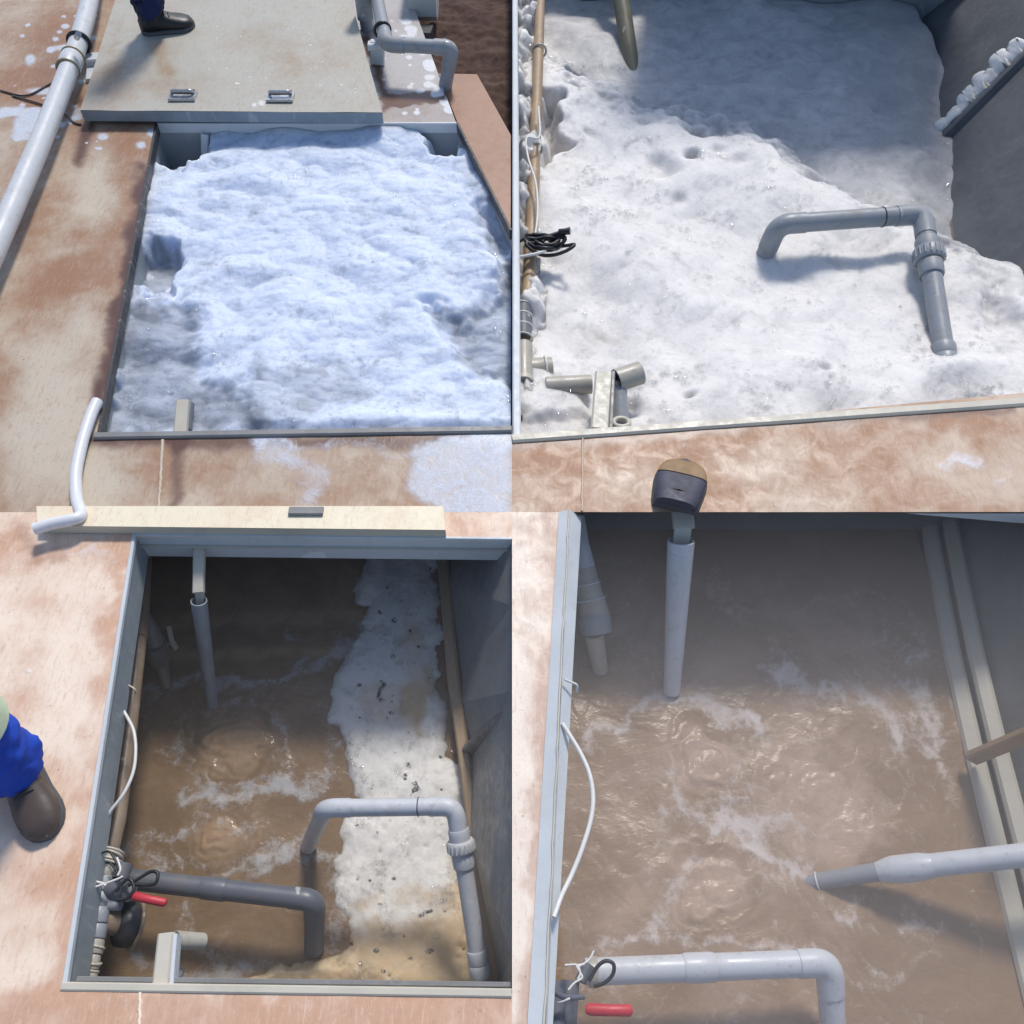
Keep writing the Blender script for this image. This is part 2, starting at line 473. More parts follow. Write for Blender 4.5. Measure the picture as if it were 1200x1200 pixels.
def ring(parent, a, b, t, R, r, mat, name):
    c = lerp(a, b, t); pts, rr = torus(c, Vector(b) - Vector(a), R, r)
    return MB().loft(pts, rr, 8, False).build(name, mat, parent)

# ------------------------------------------------------------------ key points
A1, B1, C1, N1 = P(115, 512), P(183, 145), P(535, 145), P(600, 504)
A3, B3, C3, D3 = P(75, 1156), P(157, 626), P(600, 631), P(600, 1164)
A2, D2 = P(600, 516), P(1182, 474)
Z3, Z4 = -.60, -.55
XL, XR, YN, YF = -3.2, 3.0, -2.9, 4.4

def deckquad(name, mat, a, b, c, d, step, att, label):
    """bilinear sheet a-b (near edge), d-c (far edge)"""
    a, b, c, d = map(Vector, (a, b, c, d))
    nx = max(2, int(max((b - a).length, (c - d).length) / step)); ny = max(2, int(max((d - a).length, (c - b).length) / step))
    def fn(I, J):
        q = [a[k] * (1 - I) * (1 - J) + b[k] * I * (1 - J) + c[k] * I * J + d[k] * (1 - I) * J for k in range(3)]
        return q[0], q[1], q[2] + 0.0012 * fbm(q[0], q[1], 3, 3, 5)
    o = MB().grid(nx, ny, fn, att).build(name, mat)
    return struct(o, label, 'deck')

V3 = lambda x, y, z=0: Vector((x, y, z))

# ------------------------------------------------------------------ ground, decks
def gfn(I, J):
    X = (I - .5) * 400; Y = (J - .5) * 400
    return X, Y, -1.3 + .05 * fbm(X, Y, .3, 3, 2)
struct(MB().grid(160, 160, gfn).build('ground', M['ground']), 'brown bare earth around the tank deck')

def att1(X, Y, Z):
    u, v = UV(X, Y, Z)
    un, vn = u + 11 * fbm(X, Y, 5, 4, 3), v + 14 * fbm(X, Y, 5, 4, 8)
    rust = .50 + .42 * fbm(X, Y, 2.2, 4, 21)
    for b in [(60, 240, 60, 60, .35), (150, 210, 30, 120, .3), (110, 310, 50, 35, .25), (60, 330, 60, 40, .2), (80, 60, 60, 60, .35), (60, 120, 50, 30, .4), (170, 560, 40, 30, .35), (450, 560, 60, 30, .3)]:
        rust = rust + b[4] * blob(un, vn, *b[:4])
    for b in [(115, 225, 25, 45, .8), (45, 440, 40, 60, .9), (105, 380, 20, 45, .6), (110, 560, 30, 40, .5), (80, 290, 40, 18, .4), (40, 540, 35, 60, .5), (70, 480, 30, 40, .5), (300, 570, 40, 25, .5), (230, 590, 30, 20, .6)]:
        rust = rust - b[4] * blob(un, vn, *b[:4])
    wet = 1.0 * stroke(un, vn, [(168, 200), (155, 300), (133, 410), (118, 470)], 14) + .75 * stroke(u, v, [(104, 148), (91, 190)], 9) + .7 * stroke(un, v, [(212, 525), (203, 560), (200, 600)], 11)
    wet = wet + .8 * stroke(u, v + .4 * (vn - v), [(100, 518), (280, 519), (600, 515)], 11) + .4 * blob(un, vn, 60, 80, 50, 60) + .3 * blob(un, vn, 150, 160, 60, 20)
    film = .75 * sstep(sdpoly(un, vn, [(480, 525), (600, 515), (600, 620), (520, 610), (475, 570)]), 14, -14) + .55 * stroke(un, vn, [(310, 530), (370, 560), (350, 590)], 20) + .4 * stroke(un, vn, [(300, 522), (600, 520)], 8)
    film = film + 1.1 * stroke(un, vn, [(0, 128), (40, 140), (25, 148)], 9) + .9 * blob(un, vn, 85, 140, 8, 6)
    sp = blob(u, v, 75, 56, 14, 3.5) + blob(u, v, 80, 60, 7, 6) + blob(u, v, 35, 70, 6, 7) + blob(u, v, 52, 107, 20, 4) + blob(u, v, 165, 170, 6, 5) + blob(u, v, 178, 156, 6, 5) + blob(u, v, 120, 160, 6, 4) + blob(u, v, 115, 174, 5, 2)
    rr = np.random.RandomState(4)
    for k in range(46):
        cu, cv = rr.uniform(15, 115), rr.uniform(18, 170); r = rr.uniform(1.0, 3.0)
        sp = sp + blob(u, v, cu, cv, r * 1.4, r)
    film = film + 1.3 * sp
    return dict(rust=rust, wet=wet, film=film)
deckquad('deck', M['deck_a'], V3(XL, A1.y), A1, B1, V3(XL, B1.y), .008, att1, 'rusty cream steel deck left of the foaming hatch')
deckquad('deck', M['deck_a'], V3(A1.x, .0), V3(-.0, .0), N1, A1, .006, att1, 'wet stained deck in front of the foaming hatch')
deckquad('deck', M['deck_a'], V3(XL, .0), V3(A1.x, .0), A1, V3(XL, A1.y), .01, att1, 'rusty deck under the white hose')
E1 = P(452, -70)
Em = P(400, 145)
deckquad('deck', M['deck_a'], V3(XL, B1.y), V3(Em.x, B1.y), V3(P(345, -70).x, YF), V3(XL, YF), .014, att1, 'damp brown deck beside the grey drain pipe')
def attw(X, Y, Z):
    u, v = UV(X, Y, Z); un, vn = u + 6 * fbm(X, Y, 7, 4, 3), v + 5 * fbm(X, Y, 7, 4, 8)
    wet = 1.2 * sstep(sdpoly(un, vn, [(446, 109), (475, 110), (520, 107), (523, 116), (512, 122), (480, 121), (465, 125), (446, 119)]), 2, -2) + 1.0 * stroke(un, vn, [(432, 45), (447, 95), (450, 125)], 7)
    film = np.zeros_like(X)
    rr = np.random.RandomState(9)
    for k in range(60):
        t = rr.rand(); edge = rr.rand() < .55
        cv = rr.uniform(20, 142); eu = 478 + (cv - 18) / 127 * 57
        cu = eu - abs(rr.normal(0, 5)) if edge else rr.uniform(442, eu - 5)
        r = rr.uniform(1.0, 2.9) * (1.5 if edge else 1)
        film = film + 1.2 * blob(u, v, cu, cv, r * 1.5, r)
    rust = .25 + .3 * fbm(X, Y, 3, 3, 5) + .5 * sstep(vn, 115, 130)
    return dict(rust=rust, wet=wet, film=film)
deckquad('deck', M['wet_steel'], V3(Em.x, B1.y), C1, V3(P(443, -70).x, YF), V3(P(345, -70).x, YF), .008, attw, 'wet grey walkway strip with foam flecks right of the cream lid')

def att2(X, Y, Z):
    u, v = UV(X, Y, Z); un, vn = u + 25 * fbm(X, Y, 7, 4, 13), v + 18 * fbm(X, Y, 7, 4, 18)
    rust = .62 + .6 * fbm(X, Y, 3.2, 4, 31) + .4 * stroke(un, vn, [(600, 535), (760, 530), (860, 515), (1182, 495)], 16) - .35 * sstep(un, 880, 1000) + .2 * blob(un, vn, 960, 560, 70, 20)
    wet = .75 * stroke(u + .4 * (un - u), v + .3 * (vn - v), [(590, 522), (760, 514), (900, 498), (1182, 480)], 8) + .25 * blob(un, vn, 640, 570, 40, 30)
    film = .8 * blob(un, vn, 1120, 545, 18, 14) + .5 * blob(un, vn, 1170, 560, 10, 20) + .5 * blob(un, vn, 625, 545, 16, 10) + .4 * blob(un, vn, 690, 590, 10, 12) + .5 * blob(un, vn, 800, 520, 14, 5)
    return dict(rust=rust, wet=wet, film=film)
deckquad('deck', M['deck_b'], V3(.0, .0), V3(2.2, .0), V3(2.2, (D2 + (D2 - A2) * .6).y), A2, .006, att2, 'orange rusted deck strip with a weld seam under the boot toe')

def att3(X, Y, Z):
    u, v = UV(X, Y, Z); un, vn = u + 20 * fbm(X, Y, 9, 4, 23), v + 20 * fbm(X, Y, 9, 4, 28)
    rust = .42 + .55 * fbm(X, Y, 4.5, 5, 41) + .45 * sstep(dline(un, vn, [(150, 640), (70, 1160)]), 26, 4)
    rust = rust + .35 * stroke(un, vn, [(18, 640), (60, 650), (150, 640)], 14) - .35 * blob(un, vn, 90, 760, 50, 90) - .3 * blob(un, vn, 60, 860, 40, 40) + .25 * blob(un, vn, 40, 1040, 25, 20)
    rust = rust + .7 * sstep(vn, 1150, 1166) + .3 * sstep(un, 525, 532) * sstep(v, 640, 630)
    wet = .45 * stroke(un, vn, [(18, 625), (60, 660)], 25) + .35 * stroke(un, vn, [(20, 1050), (45, 1045)], 7) + .3 * sstep(vn, 1158, 1170)
    film = .6 * blob(un, vn, 100, 650, 40, 12) + .9 * blob(u, v, 33, 787, 4, 3) + .45 * stroke(un, vn, [(150, 1170), (160, 1180)], 6) + .45 * blob(un, vn, 430, 1178, 12, 8)
    return dict(rust=rust, wet=wet, film=film)
deckquad('deck', M['deck_c'], V3(XL, A3.y), A3, B3, V3(XL, B3.y), .007, att3, 'pale pink deck beside the half foamed brown tank')
deckquad('deck', M['deck_c'], V3(XL, B3.y), V3(0, C3.y), V3(0, -.0002), V3(XL, -.0002), .01, att3, 'narrow pink deck strip under the pale lid edge')
deckquad('deck', M['deck_c'], V3(A3.x, YN), V3(0, YN), D3, A3, .01, att3, 'reddish deck edge in front of the half foamed tank')
deckquad('deck', M['deck_c'], V3(XL, YN), V3(A3.x, YN), A3, V3(XL, A3.y), .02, att3, 'pink deck in front of the boot at the lower left')
L4a, L4b = P(655, 600), P(618, 1200)
def att4(X, Y, Z):
    u, v = UV(X, Y, Z); un, vn = u + 14 * fbm(X, Y, 10, 4, 33), v + 14 * fbm(X, Y, 10, 4, 38)
    rust = .3 + .7 * fbm(X, Y, 5, 5, 51) + .5 * sstep(un - (655 - (v - 600) * .061), -22, -6) - .35 * sstep(un, 622, 606)
    return dict(rust=rust, wet=np.zeros_like(X), film=.3 * blob(un, vn, 625, 620, 10, 20))
n4 = L4b + (L4b - L4a) * .9
deckquad('deck', M['deck_d'], V3(.0, n4.y), n4, V3(L4a.x, -.0002), V3(.0, -.0002), .006, att4, 'pale deck strip left of the swirling brown tank')

# outer sides of the deck body, down to the earth
sb = MB()
sb.quad(V3(XL, YN, -.003), V3(XL, YF, -.003), V3(XL, YF, -1.4), V3(XL, YN, -1.4))
sb.quad(V3(XL, YF, -.003), V3(XR, YF, -.003), V3(XR, YF, -1.4), V3(XL, YF, -1.4))
sb.quad(V3(XR, YF, -.003), V3(XR, YN, -.003), V3(XR, YN, -1.4), V3(XR, YF, -1.4))
sb.quad(V3(XL, YN, -.003), V3(XR, YN, -.003), V3(XR, YN, -1.4), V3(XL, YN, -1.4))
struct(sb.build('deck', M['blue_steel']), 'outer steel side of the tank deck', 'deck')
# decks right of tanks two and four (outside the frame)
TW4 = (P(1075, 630, Z4), P(1186, 1130, Z4))
top4 = P(1240, 850, 0).x
struct(MB().quad(V3(top4 + .25, YN), V3(XR, YN), V3(XR, -.0002), V3(top4 + .25, -.0002)).build('deck', M['deck_d']), 'deck right of the swirling tank', 'deck')
struct(MB().quad(V3(.0, YN), V3(top4 + .25, YN), V3(top4 + .25, n4.y), V3(.0, n4.y)).build('deck', M['deck_d']), 'deck in front of the swirling tank', 'deck')

# weld seams
for pts, w, mt in (([P(191, 516), P(186, 600)], .012, 'deck_a'), ([P(683, 512), P(682, 599)], .008, 'deck_b'), ([P(164, 1163), P(163, 1240)], .008, 'deck_c')):
    s_ = MB().loft([lerp(pts[0], pts[1], k / 30) + V3(random.uniform(-.0015, .0015), 0, .001) for k in range(31)], (w * .5), 8)
    struct(s_.build('weld_seam', M[mt]), 'raised weld seam across the deck', 'seam')

# ------------------------------------------------------------------ soil and slab in the top left quarter
def soilfn(I, J):
    Y = C1.y * .55 + (YF - C1.y * .55) * J
    xl = np.interp(Y, [A1.y, P(600, 270).y, C1.y, YF], [0, 0, C1.x, P(443, -70).x]) + .01
    X = xl * (1 - I) + (-.004) * I
    return X, Y, -.16 + .022 * fbm(X, Y, 6, 5, 4) + .03 * fbm(X, Y, 1.5, 2, 7)
struct(MB().grid(90, 300, soilfn).build('soil', M['soil']), 'dark bare soil beyond the tank deck')
sl = MB()
s4 = [P(537, 146, -.02), P(598.5, 268, -.02), P(598.5, 158, -.02), P(559, 87, -.02), P(514, 86, -.02)]
sl.add(s4 + [p + V3(0, 0, -.05) for p in s4], [(0, 1, 2, 3, 4)] + [(i, (i + 1) % 5, 5 + (i + 1) % 5, 5 + i) for i in range(5)])
tag(sl.build('steel_plate', M['rust_steel']), 'plain rust brown plate lying between wet deck and dark soil', 'plate')

# ------------------------------------------------------------------ tank one
t1 = thing('treatment_tank', lerp(A1, C1, .5) + V3(0, 0, -1.2), 'open tank hatch brimming with bluish white foam', 'tank')
w = MB()
for a, b in ((A1, B1), (B1, C1), (C1, P(600, 270)), (N1, A1)):
    a2, b2 = V3(a.x, a.y, -.002), V3(b.x, b.y, -.002)
    MB().quad(a2, b2, b2 + V3(0, 0, -.6), a2 + V3(0, 0, -.6)).build('wall', M['blue_steel'], t1)
MB().box(A1 + V3(0, 0, .004), B1 + V3(0, 0, .004), .012, .05).build('rim', M['rim_black'], t1)
MB().box(C1 + V3(.006, 0, .003), V3(-.004, P(600, 270).y, .003), .012, .05).build('rim', M['rim_black'], t1)
MB().box(A1 + V3(-.01, .0, .012), V3(-.001, N1.y, .012), .030, .06).build('rim', M['grey_steel'], t1)
MB().box(B1 + V3(0, .006, .002), C1 + V3(0, .006, .002), .014, .05).build('rim', M['pale_steel'], t1)

def foam1(I, J):
    X = (B1.x - .03) * (1 - I) + (-.004) * I
    Y = (A1.y - .0) * (1 - J) + (B1.y + .02) * J
    u, v = UV(X, Y, -.08)
    un, vn = u + 12 * fbm(X, Y, 6, 3, 3), v + 12 * fbm(X, Y, 6, 3, 9)
    z = -.045 + .030 * fbm(X, Y, 2.2, 2, 60) + 0.015 * billow(X, Y * 1.5, 3.4, 3, 70, .36) + .0010 * billow(X * .8, Y * 1.6, 22, 2, 75, .5)
    z = z - .20 * sstep(sdpoly(un, vn, [(178, 140), (243, 140), (240, 185), (205, 195), (172, 182)]), 8, -10)
    z = z - .16 * sstep(sdpoly(un, vn, [(485, 140), (540, 140), (538, 180), (520, 184), (498, 165)]), 8, -10)
    z = z - .10 * sstep(sdpoly(un, vn, [(162, 295), (205, 290), (200, 335), (175, 345), (160, 330)]), 10, -8)
    z = z - .035 * sstep(sdpoly(un, vn, [(130, 385), (215, 345), (235, 385), (225, 430), (290, 470), (310, 510), (120, 515)]), 16, -16)
    z = z - .06 * sstep(sdpoly(un, vn, [(495, 365), (545, 370), (575, 345), (610, 300), (610, 460), (580, 452), (545, 425), (530, 395)]), 12, -12)
    z = z - .05 * sstep(sdpoly(un, vn, [(560, 235), (600, 250), (610, 330), (585, 320), (565, 270)]), 10, -10)
    z = z + .035 * np.exp(-((v - 150) / 16) ** 2) * sstep(u, 235, 270) * sstep(u, 495, 470)
    z = z + .05 * sstep(sdpoly(un, vn, [(128, 425), (146, 432), (142, 455), (130, 480), (122, 500)]), 3, -3)
    z = z + .03 * np.exp(-((v - 502) / 10) ** 2) * sstep(u, 200, 380)
    z = np.where(z > -.012, -.012 + .25 * (z + .012), z)
    z = z + .02 * np.exp(-((v - 148) / 12) ** 2) * sstep(u, 240, 275) * sstep(u, 490, 470)
    # nothing rises through the deck outside the hatch
    out = np.maximum(np.interp(Y, [A1.y, B1.y], [A1.x, B1.x]) - X, Y - B1.y)
    out = np.maximum(out, X - np.interp(Y, [A1.y, P(600, 270).y, C1.y, C1.y + 1], [0, 0, C1.x, C1.x]))
    z = np.where(out > -.004, np.minimum(z, -.036), z)
    return X, Y, z
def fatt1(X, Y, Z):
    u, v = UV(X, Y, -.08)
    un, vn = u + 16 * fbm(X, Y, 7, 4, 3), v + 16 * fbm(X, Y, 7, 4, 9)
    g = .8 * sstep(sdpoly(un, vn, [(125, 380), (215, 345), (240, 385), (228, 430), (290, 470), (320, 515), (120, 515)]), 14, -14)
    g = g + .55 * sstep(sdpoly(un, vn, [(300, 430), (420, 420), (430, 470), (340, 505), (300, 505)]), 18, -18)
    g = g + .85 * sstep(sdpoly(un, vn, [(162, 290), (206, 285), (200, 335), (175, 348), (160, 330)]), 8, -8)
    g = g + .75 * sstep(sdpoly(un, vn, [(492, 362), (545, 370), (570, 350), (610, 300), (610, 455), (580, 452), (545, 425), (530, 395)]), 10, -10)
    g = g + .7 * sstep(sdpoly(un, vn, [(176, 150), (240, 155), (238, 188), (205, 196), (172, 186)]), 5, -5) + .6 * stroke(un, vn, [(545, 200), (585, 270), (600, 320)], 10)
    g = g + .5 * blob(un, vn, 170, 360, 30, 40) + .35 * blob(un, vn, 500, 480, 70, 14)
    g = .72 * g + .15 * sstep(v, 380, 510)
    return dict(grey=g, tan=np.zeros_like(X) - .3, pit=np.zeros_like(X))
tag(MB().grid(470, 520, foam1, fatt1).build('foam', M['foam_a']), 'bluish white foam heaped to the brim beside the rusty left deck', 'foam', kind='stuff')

# bar and pipe end at the near rim of tank one, post in the far corner
br = thing('support_bracket', P(211, 505, -.03), 'short cream bracket rising from grey scum at the near rim', 'bracket')
MB().box(P(210, 506, -.01), P(213, 468, .015), m(P(211, 490), 15), .03).build('bar', M['cream_steel'], br)
MB().loft([P(219, 505, -.05), P(220, 490, -.045), P(222, 474, -.05)], m(P(220, 490), 6), 16).build('pipe_stub', M['pvc_dark'], br)
po = MB().box(P(239, 158, -.04), P(240, 190, -.16), m(P(239, 170), 9), .03, up=(0, -1, .4))
tag(po.build('bracket_post', M['pale_steel']), 'pale flat post standing in the dark far corner of foam', 'post')

# ------------------------------------------------------------------ cream lid of tank one
LZ = .075
l0, l1, l2, l3 = P(94, 129, LZ), P(448, 132, LZ), P(392, -70, LZ), P(157, -70, LZ)
lid = thing('hatch_lid', lerp(l0, l1, .5) + V3(0, .5, -LZ), 'dull cream slab lid with two recessed pulls and a black boot on it', 'lid')
def lfn(I, J):
    q = [l0[k] * (1 - I) * (1 - J) + l1[k] * I * (1 - J) + l2[k] * I * J + l3[k] * (1 - I) * J for k in range(3)]
    return q[0], q[1], q[2] + .003 * fbm(q[0], q[1], 2, 3, 5)
def latt(X, Y, Z):
    u, v = UV(X, Y, Z); un, vn = u + 10 * fbm(X, Y, 6, 4, 3), v + 10 * fbm(X, Y, 6, 4, 8)
    rust = .1 + .25 * fbm(X, Y, 3, 4, 77) + .75 * blob(un, vn, 140, 95, 35, 25) + .45 * blob(un, vn, 185, 105, 25, 14) + .35 * blob(un, vn, 400, 60, 30, 20) + .9 * stroke(un, vn, [(190, 60), (198, 80)], 14) + .5 * blob(un, vn, 415, 95, 8, 10) + .6 * blob(un, vn, 330, 70, 24, 14) + .4 * stroke(un, vn, [(140, 25), (128, 60)], 6) + .35 * blob(un, vn, 290, 40, 25, 15)  # streak below the boot paints the leg's cast shadow in rust tone
    film = 1.0 * (blob(u, v, 306, 121, 5, 4) + blob(u, v, 297, 123, 3, 2.5))
    rr = np.random.RandomState(3)
    for k in range(34): film = film + 1.0 * blob(u, v, rr.uniform(240, 430), rr.uniform(25, 125), rr.uniform(.8, 2.2), rr.uniform(.6, 1.3))
    return dict(rust=rust, wet=.35 * blob(un, vn, 420, 95, 8, 8), film=film)
MB().grid(240, 240, lfn, latt).build('top', M['lid_a'], lid)
e = MB()
for a, b in ((l0, l1), (l1, l2), (l2, l3), (l3, l0)):
    n_ = 40
    for k in range(n_):
        p, q = lerp(a, b, k / n_), lerp(a, b, (k + 1) / n_)
        p = p + V3(0, 0, -.002); q = q + V3(0, 0, -.002)
        e.quad(p, q, q + V3(0, 0, -.052), p + V3(0, 0, -.052))
e.quad(l0 + V3(0, 0, -.054), l1 + V3(0, 0, -.054), l2 + V3(0, 0, -.054), l3 + V3(0, 0, -.054))
e.build('edge', M['edge_steel'], lid)
for x in (-.0,):
    pass
ft = MB()
for (a, b) in ((.04, .5), (.5, .96)):
    ft.box(lerp(l0, l1, a) + V3(0, .07, -.055), lerp(l0, l1, b) + V3(0, .07, -.055), .04, .0185)
ft.build('support_strip', M['rim_black'], lid)
for cu, cv in ((215, 114), (329, 115)):
    c = P(cu, cv, LZ)
    wx = m(c, 27)
    hd = bpy.data.objects.new('handle', None); COL.objects.link(hd); hd.parent = lid; hd.location = c - lid.location
    MB().box(c + V3(-wx / 2 - .008, -.002, .014), c + V3(wx / 2 + .008, -.002, .014), .075, .012).build('plate', M['chrome'], hd)
    MB().box(c + V3(-wx / 2 + .004, .022, .0175), c + V3(wx / 2 - .004, .022, .0175), .032, .003).build('recess', M['black'], hd)
    MB().loft(fillet([c + V3(-wx / 2 + .004, .012, .016), c + V3(-wx / 2 + .008, -.004, .036), c + V3(wx / 2 - .008, -.004, .036), c + V3(wx / 2 - .004, .012, .016)], .012), .007, 12).build('grip', M['chrome'], hd)

# ------------------------------------------------------------------ pipes of the top left quarter
pts = [P(112, -40, .10), P(98, 30, .10), P(62, 130, .10), P(8, 258, .10), P(-60, 410, .10)]
dp = thing('drain_pipe', pts[2] + V3(0, 0, -.1), 'long straight grey pipe crossing the stained deck by the cream lid', 'pipe')
path = spline(pts, 6)
MB().loft(path, m(pts[2], 11.5), 24).build('pipe', M['pvc_light'], dp)
a, b = P(91, 52, .10), P(72, 100, .10)
for t in (.32, .62):
    ring(dp, a, b, t, m(a, 11.8), .006, M['ring'], 'seal_ring')
collar(dp, a, b, .34, .60, m(a, 12.6), M['pvc_light'])
ring(dp, P(96, 42, .10), P(89, 58, .10), .5, m(a, 12.2), .009, M['black'], 'clamp')
MB().loft([P(90, 44, .2), P(92, 40, .24)], .014, 10).build('clamp_screw', M['chrome'], dp)
MB().box(P(101, 66, .05), P(116, 65, .05), .08, .04).build('clip_bracket', M['pale_steel'], dp)
MB().box(P(108, 68, .02), P(106, 92, .02), .05, .02).build('clip_foot', M['pale_steel'], dp)

r_ = m(P(480, 55, .16), 8)
op = thing('overflow_pipe', P(470, 60, 0), 'blue grey pipe with two elbows hanging over the walkway edge', 'pipe')
pipe_elbows(op, [P(434, -40, .17), P(453, 52, .17), P(530, 56, .17), P(518, 122, -.10)], r_, M['pvc'], fr=r_ * 1.7, sock=1.12)
ring(op, P(446, 30, .17), P(453, 48, .17), .3, r_ * 1.15, .008, M['black'], 'clamp')
MB().box(P(442, 50, .12), P(442, 76, .01), .07, .03, up=(0, -1, .3)).build('clip_bracket', M['pale_steel'], op)
MB().box(P(431, 50, .12), P(450, 50, .12), .05, .03).build('clip_bracket', M['pale_steel'], op)
MB().loft([lerp(P(480, 55, .17), P(530, 56, .17), .82), lerp(P(480, 55, .17), P(530, 56, .17), .86)], r_ * 1.2, 22).build('coupling', M['pvc'], op)
sp = thing('pipe_stub', P(430, 36, .0), 'short capped vertical pipe stub behind the elbowed pipe', 'pipe')
q0 = P(430, 34, .0)
MB().loft([q0, q0 + V3(0, 0, .10)], .033, 20).build('pipe', M['pvc'], sp)
MB().loft([q0 + V3(0, 0, .055), q0 + V3(0, 0, .30)], .042, 20).build('coupling', M['pvc'], sp)
wt = thing('white_crate', P(495, 28, -.1), 'white plastic crate on dark soil at the far walkway end', 'crate')
c0 = P(496, 30, -.08)
MB().box(c0 + V3(-.075, .14, .22), c0 + V3(.075, .14, .22), .25, .22).build('body', M['white_plastic'], wt)
MB().box(c0 + V3(-.085, .14, .24), c0 + V3(.085, .14, .24), .27, .03).build('lip', M['white_plastic'], wt)
tag(MB().box(P(490, 33, -.02), P(506, 34, -.02), .12, .1).build('crate_shadow', M['gasket']), 'black box standing in for the shadow before the white crate', 'block')  # black box stands in for the crate's shadow on the soil
for q, lb in (([(0, 106), (30, 112), (55, 100), (68, 93)], 'thin brown twig lying across the deck above the foam patch'), ([(14, 112), (45, 121), (72, 131), (86, 143), (95, 146)], 'longer brown twig running towards the corner of the cream lid')):
    tag(MB().loft(spline([P(x, y, .006) for x, y in q]), .0045, 6).build('twig', M['leather']), lb, 'twig')

# white hose that crosses from the foaming hatch onto the pale lid
hp = [P(114, 470, .03), P(106, 488, .03), P(96, 520, .028), P(89, 555, .028), P(90, 585, .03), P(95, 603, .05), P(84, 609, .06), P(60, 614, .06), P(40, 620, .06)]
hs = thing('hose', P(92, 560, 0), 'white flexible hose curving over the deck onto the pale lid', 'hose')
MB().loft(spline(hp, 8), [.0195] * (8 * 8 + 1), 18).build('tube', M['hose'], hs)

# ------------------------------------------------------------------ boots and legs
def foot(parent, toe, heel, wid, hgt, up_m, sole_m, z, shaft=None, cap=None, backcut=False):
    toe, heel = Vector(toe), Vector(heel); toe.z = heel.z = 0; ax = toe - heel; ax.z = 0; L = ax.length; ax.normalize(); sd = Vector((ax.y, -ax.x, 0))
    def outline(t):      # half width along the foot 0 heel .. 1 toe
        pts = [(0, .0), (.03, .24), (.12, .38), (.3, .40), (.5, .42), (.68, .49), (.82, .47), (.92, .36), (.975, .2), (1, .0)]
        if backcut: pts = [(0, .40), (.1, .44), (.3, .47), (.55, .5), (.75, .46), (.88, .36), (.96, .2), (1, .0)]
        return float(np.interp(t, *zip(*pts))) * wid
    def top(t):
        pts = [(0, .55), (.1, .95), (.3, 1.0), (.45, .82), (.6, .62), (.8, .50), (.93, .40), (1, .18)]
        if backcut: pts = [(0, 1.0), (.3, .9), (.6, .72), (.8, .6), (.93, .42), (1, .16)]
        return float(np.interp(t, *zip(*pts))) * hgt
    ts = [0, .015, .04, .08, .14, .22, .3, .4, .5, .6, .7, .8, .87, .93, .97, .99, 1]
    n = 18
    def section(t, top_h, base, grow):
        hw = outline(t) * grow + .0005; c = heel + ax * (L * t)
        return [c + sd * (math.copysign(abs(math.cos(a)) ** .75, math.cos(a)) * hw) + V3(0, 0, base + max(0, math.sin(a)) ** .7 * (top_h - base)) for a in [math.pi * k / n for k in range(n + 1)]]
    def strip(tt, fh, base, grow):
        b = MB(); rows = [section(t, fh(t), base, grow) for t in tt]
        vs = [p for r in rows for p in r]; k = n + 1
        fs = [(i * k + j, i * k + j + 1, (i + 1) * k + j + 1, (i + 1) * k + j) for i in range(len(tt) - 1) for j in range(n)]
        fs += [(i * k, (i + 1) * k, (i + 1) * k + n, i * k + n) for i in range(len(tt) - 1)]
        b.add([p + V3(0, 0, z) for p in vs], fs, True)
        b.add([p + V3(0, 0, z) for p in rows[0]], [tuple(range(k))]); b.add([p + V3(0, 0, z) for p in rows[-1]], [tuple(range(k))])
        return b
    boot = bpy.data.objects.new('boot', None); COL.objects.link(boot); boot.parent = parent
    boot.location = Vector((heel.x, heel.y, z)) - parent_off(parent)
    u_ = strip(ts, top, .022, .95)
    if shaft:
        c = heel + ax * (L * .26) + V3(0, 0, z)
        u_.loft([c + V3(0, 0, hgt * .5), c + V3(0, 0, hgt * .95), c - ax * .01 + V3(0, 0, hgt * 1.5), c - ax * .015 + V3(0, 0, shaft)], [(wid * .40, wid * .52), (wid * .40, wid * .5), (wid * .41, wid * .48), (wid * .45, wid * .5)], 20, up=ax)
    u_.build('upper', up_m, boot)
    strip(ts, lambda t: .026, .0, 1.04).build('sole', sole_m, boot)
    if cap:
        tc = [.60, .66, .72, .8, .87, .93, .97, .99, 1]
        strip(tc, lambda t: top(t) + .003, .024, .98).build('toe_cap', cap, boot)
    lace = MB()
    for t in (.42, .5, .58):
        h = top(t) + .004
        c = heel + ax * (L * t) + V3(0, 0, z + h)
        lace.loft([c - sd * wid * .2 + V3(0, 0, -.006), c + V3(0, 0, .002), c + sd * wid * .2 + V3(0, 0, -.006)], .0035, 8)
    if backcut:
        lace = MB(); c = heel + ax * (L * .22) + V3(0, 0, z + top(.22) + .002)
        lace.loft([c - sd * wid * .3 + V3(0, 0, -.012), c, c + sd * wid * .3 + V3(0, 0, -.012)], .0035, 8)
    lace.build('laces', M['gasket'], boot)
    return ax, L

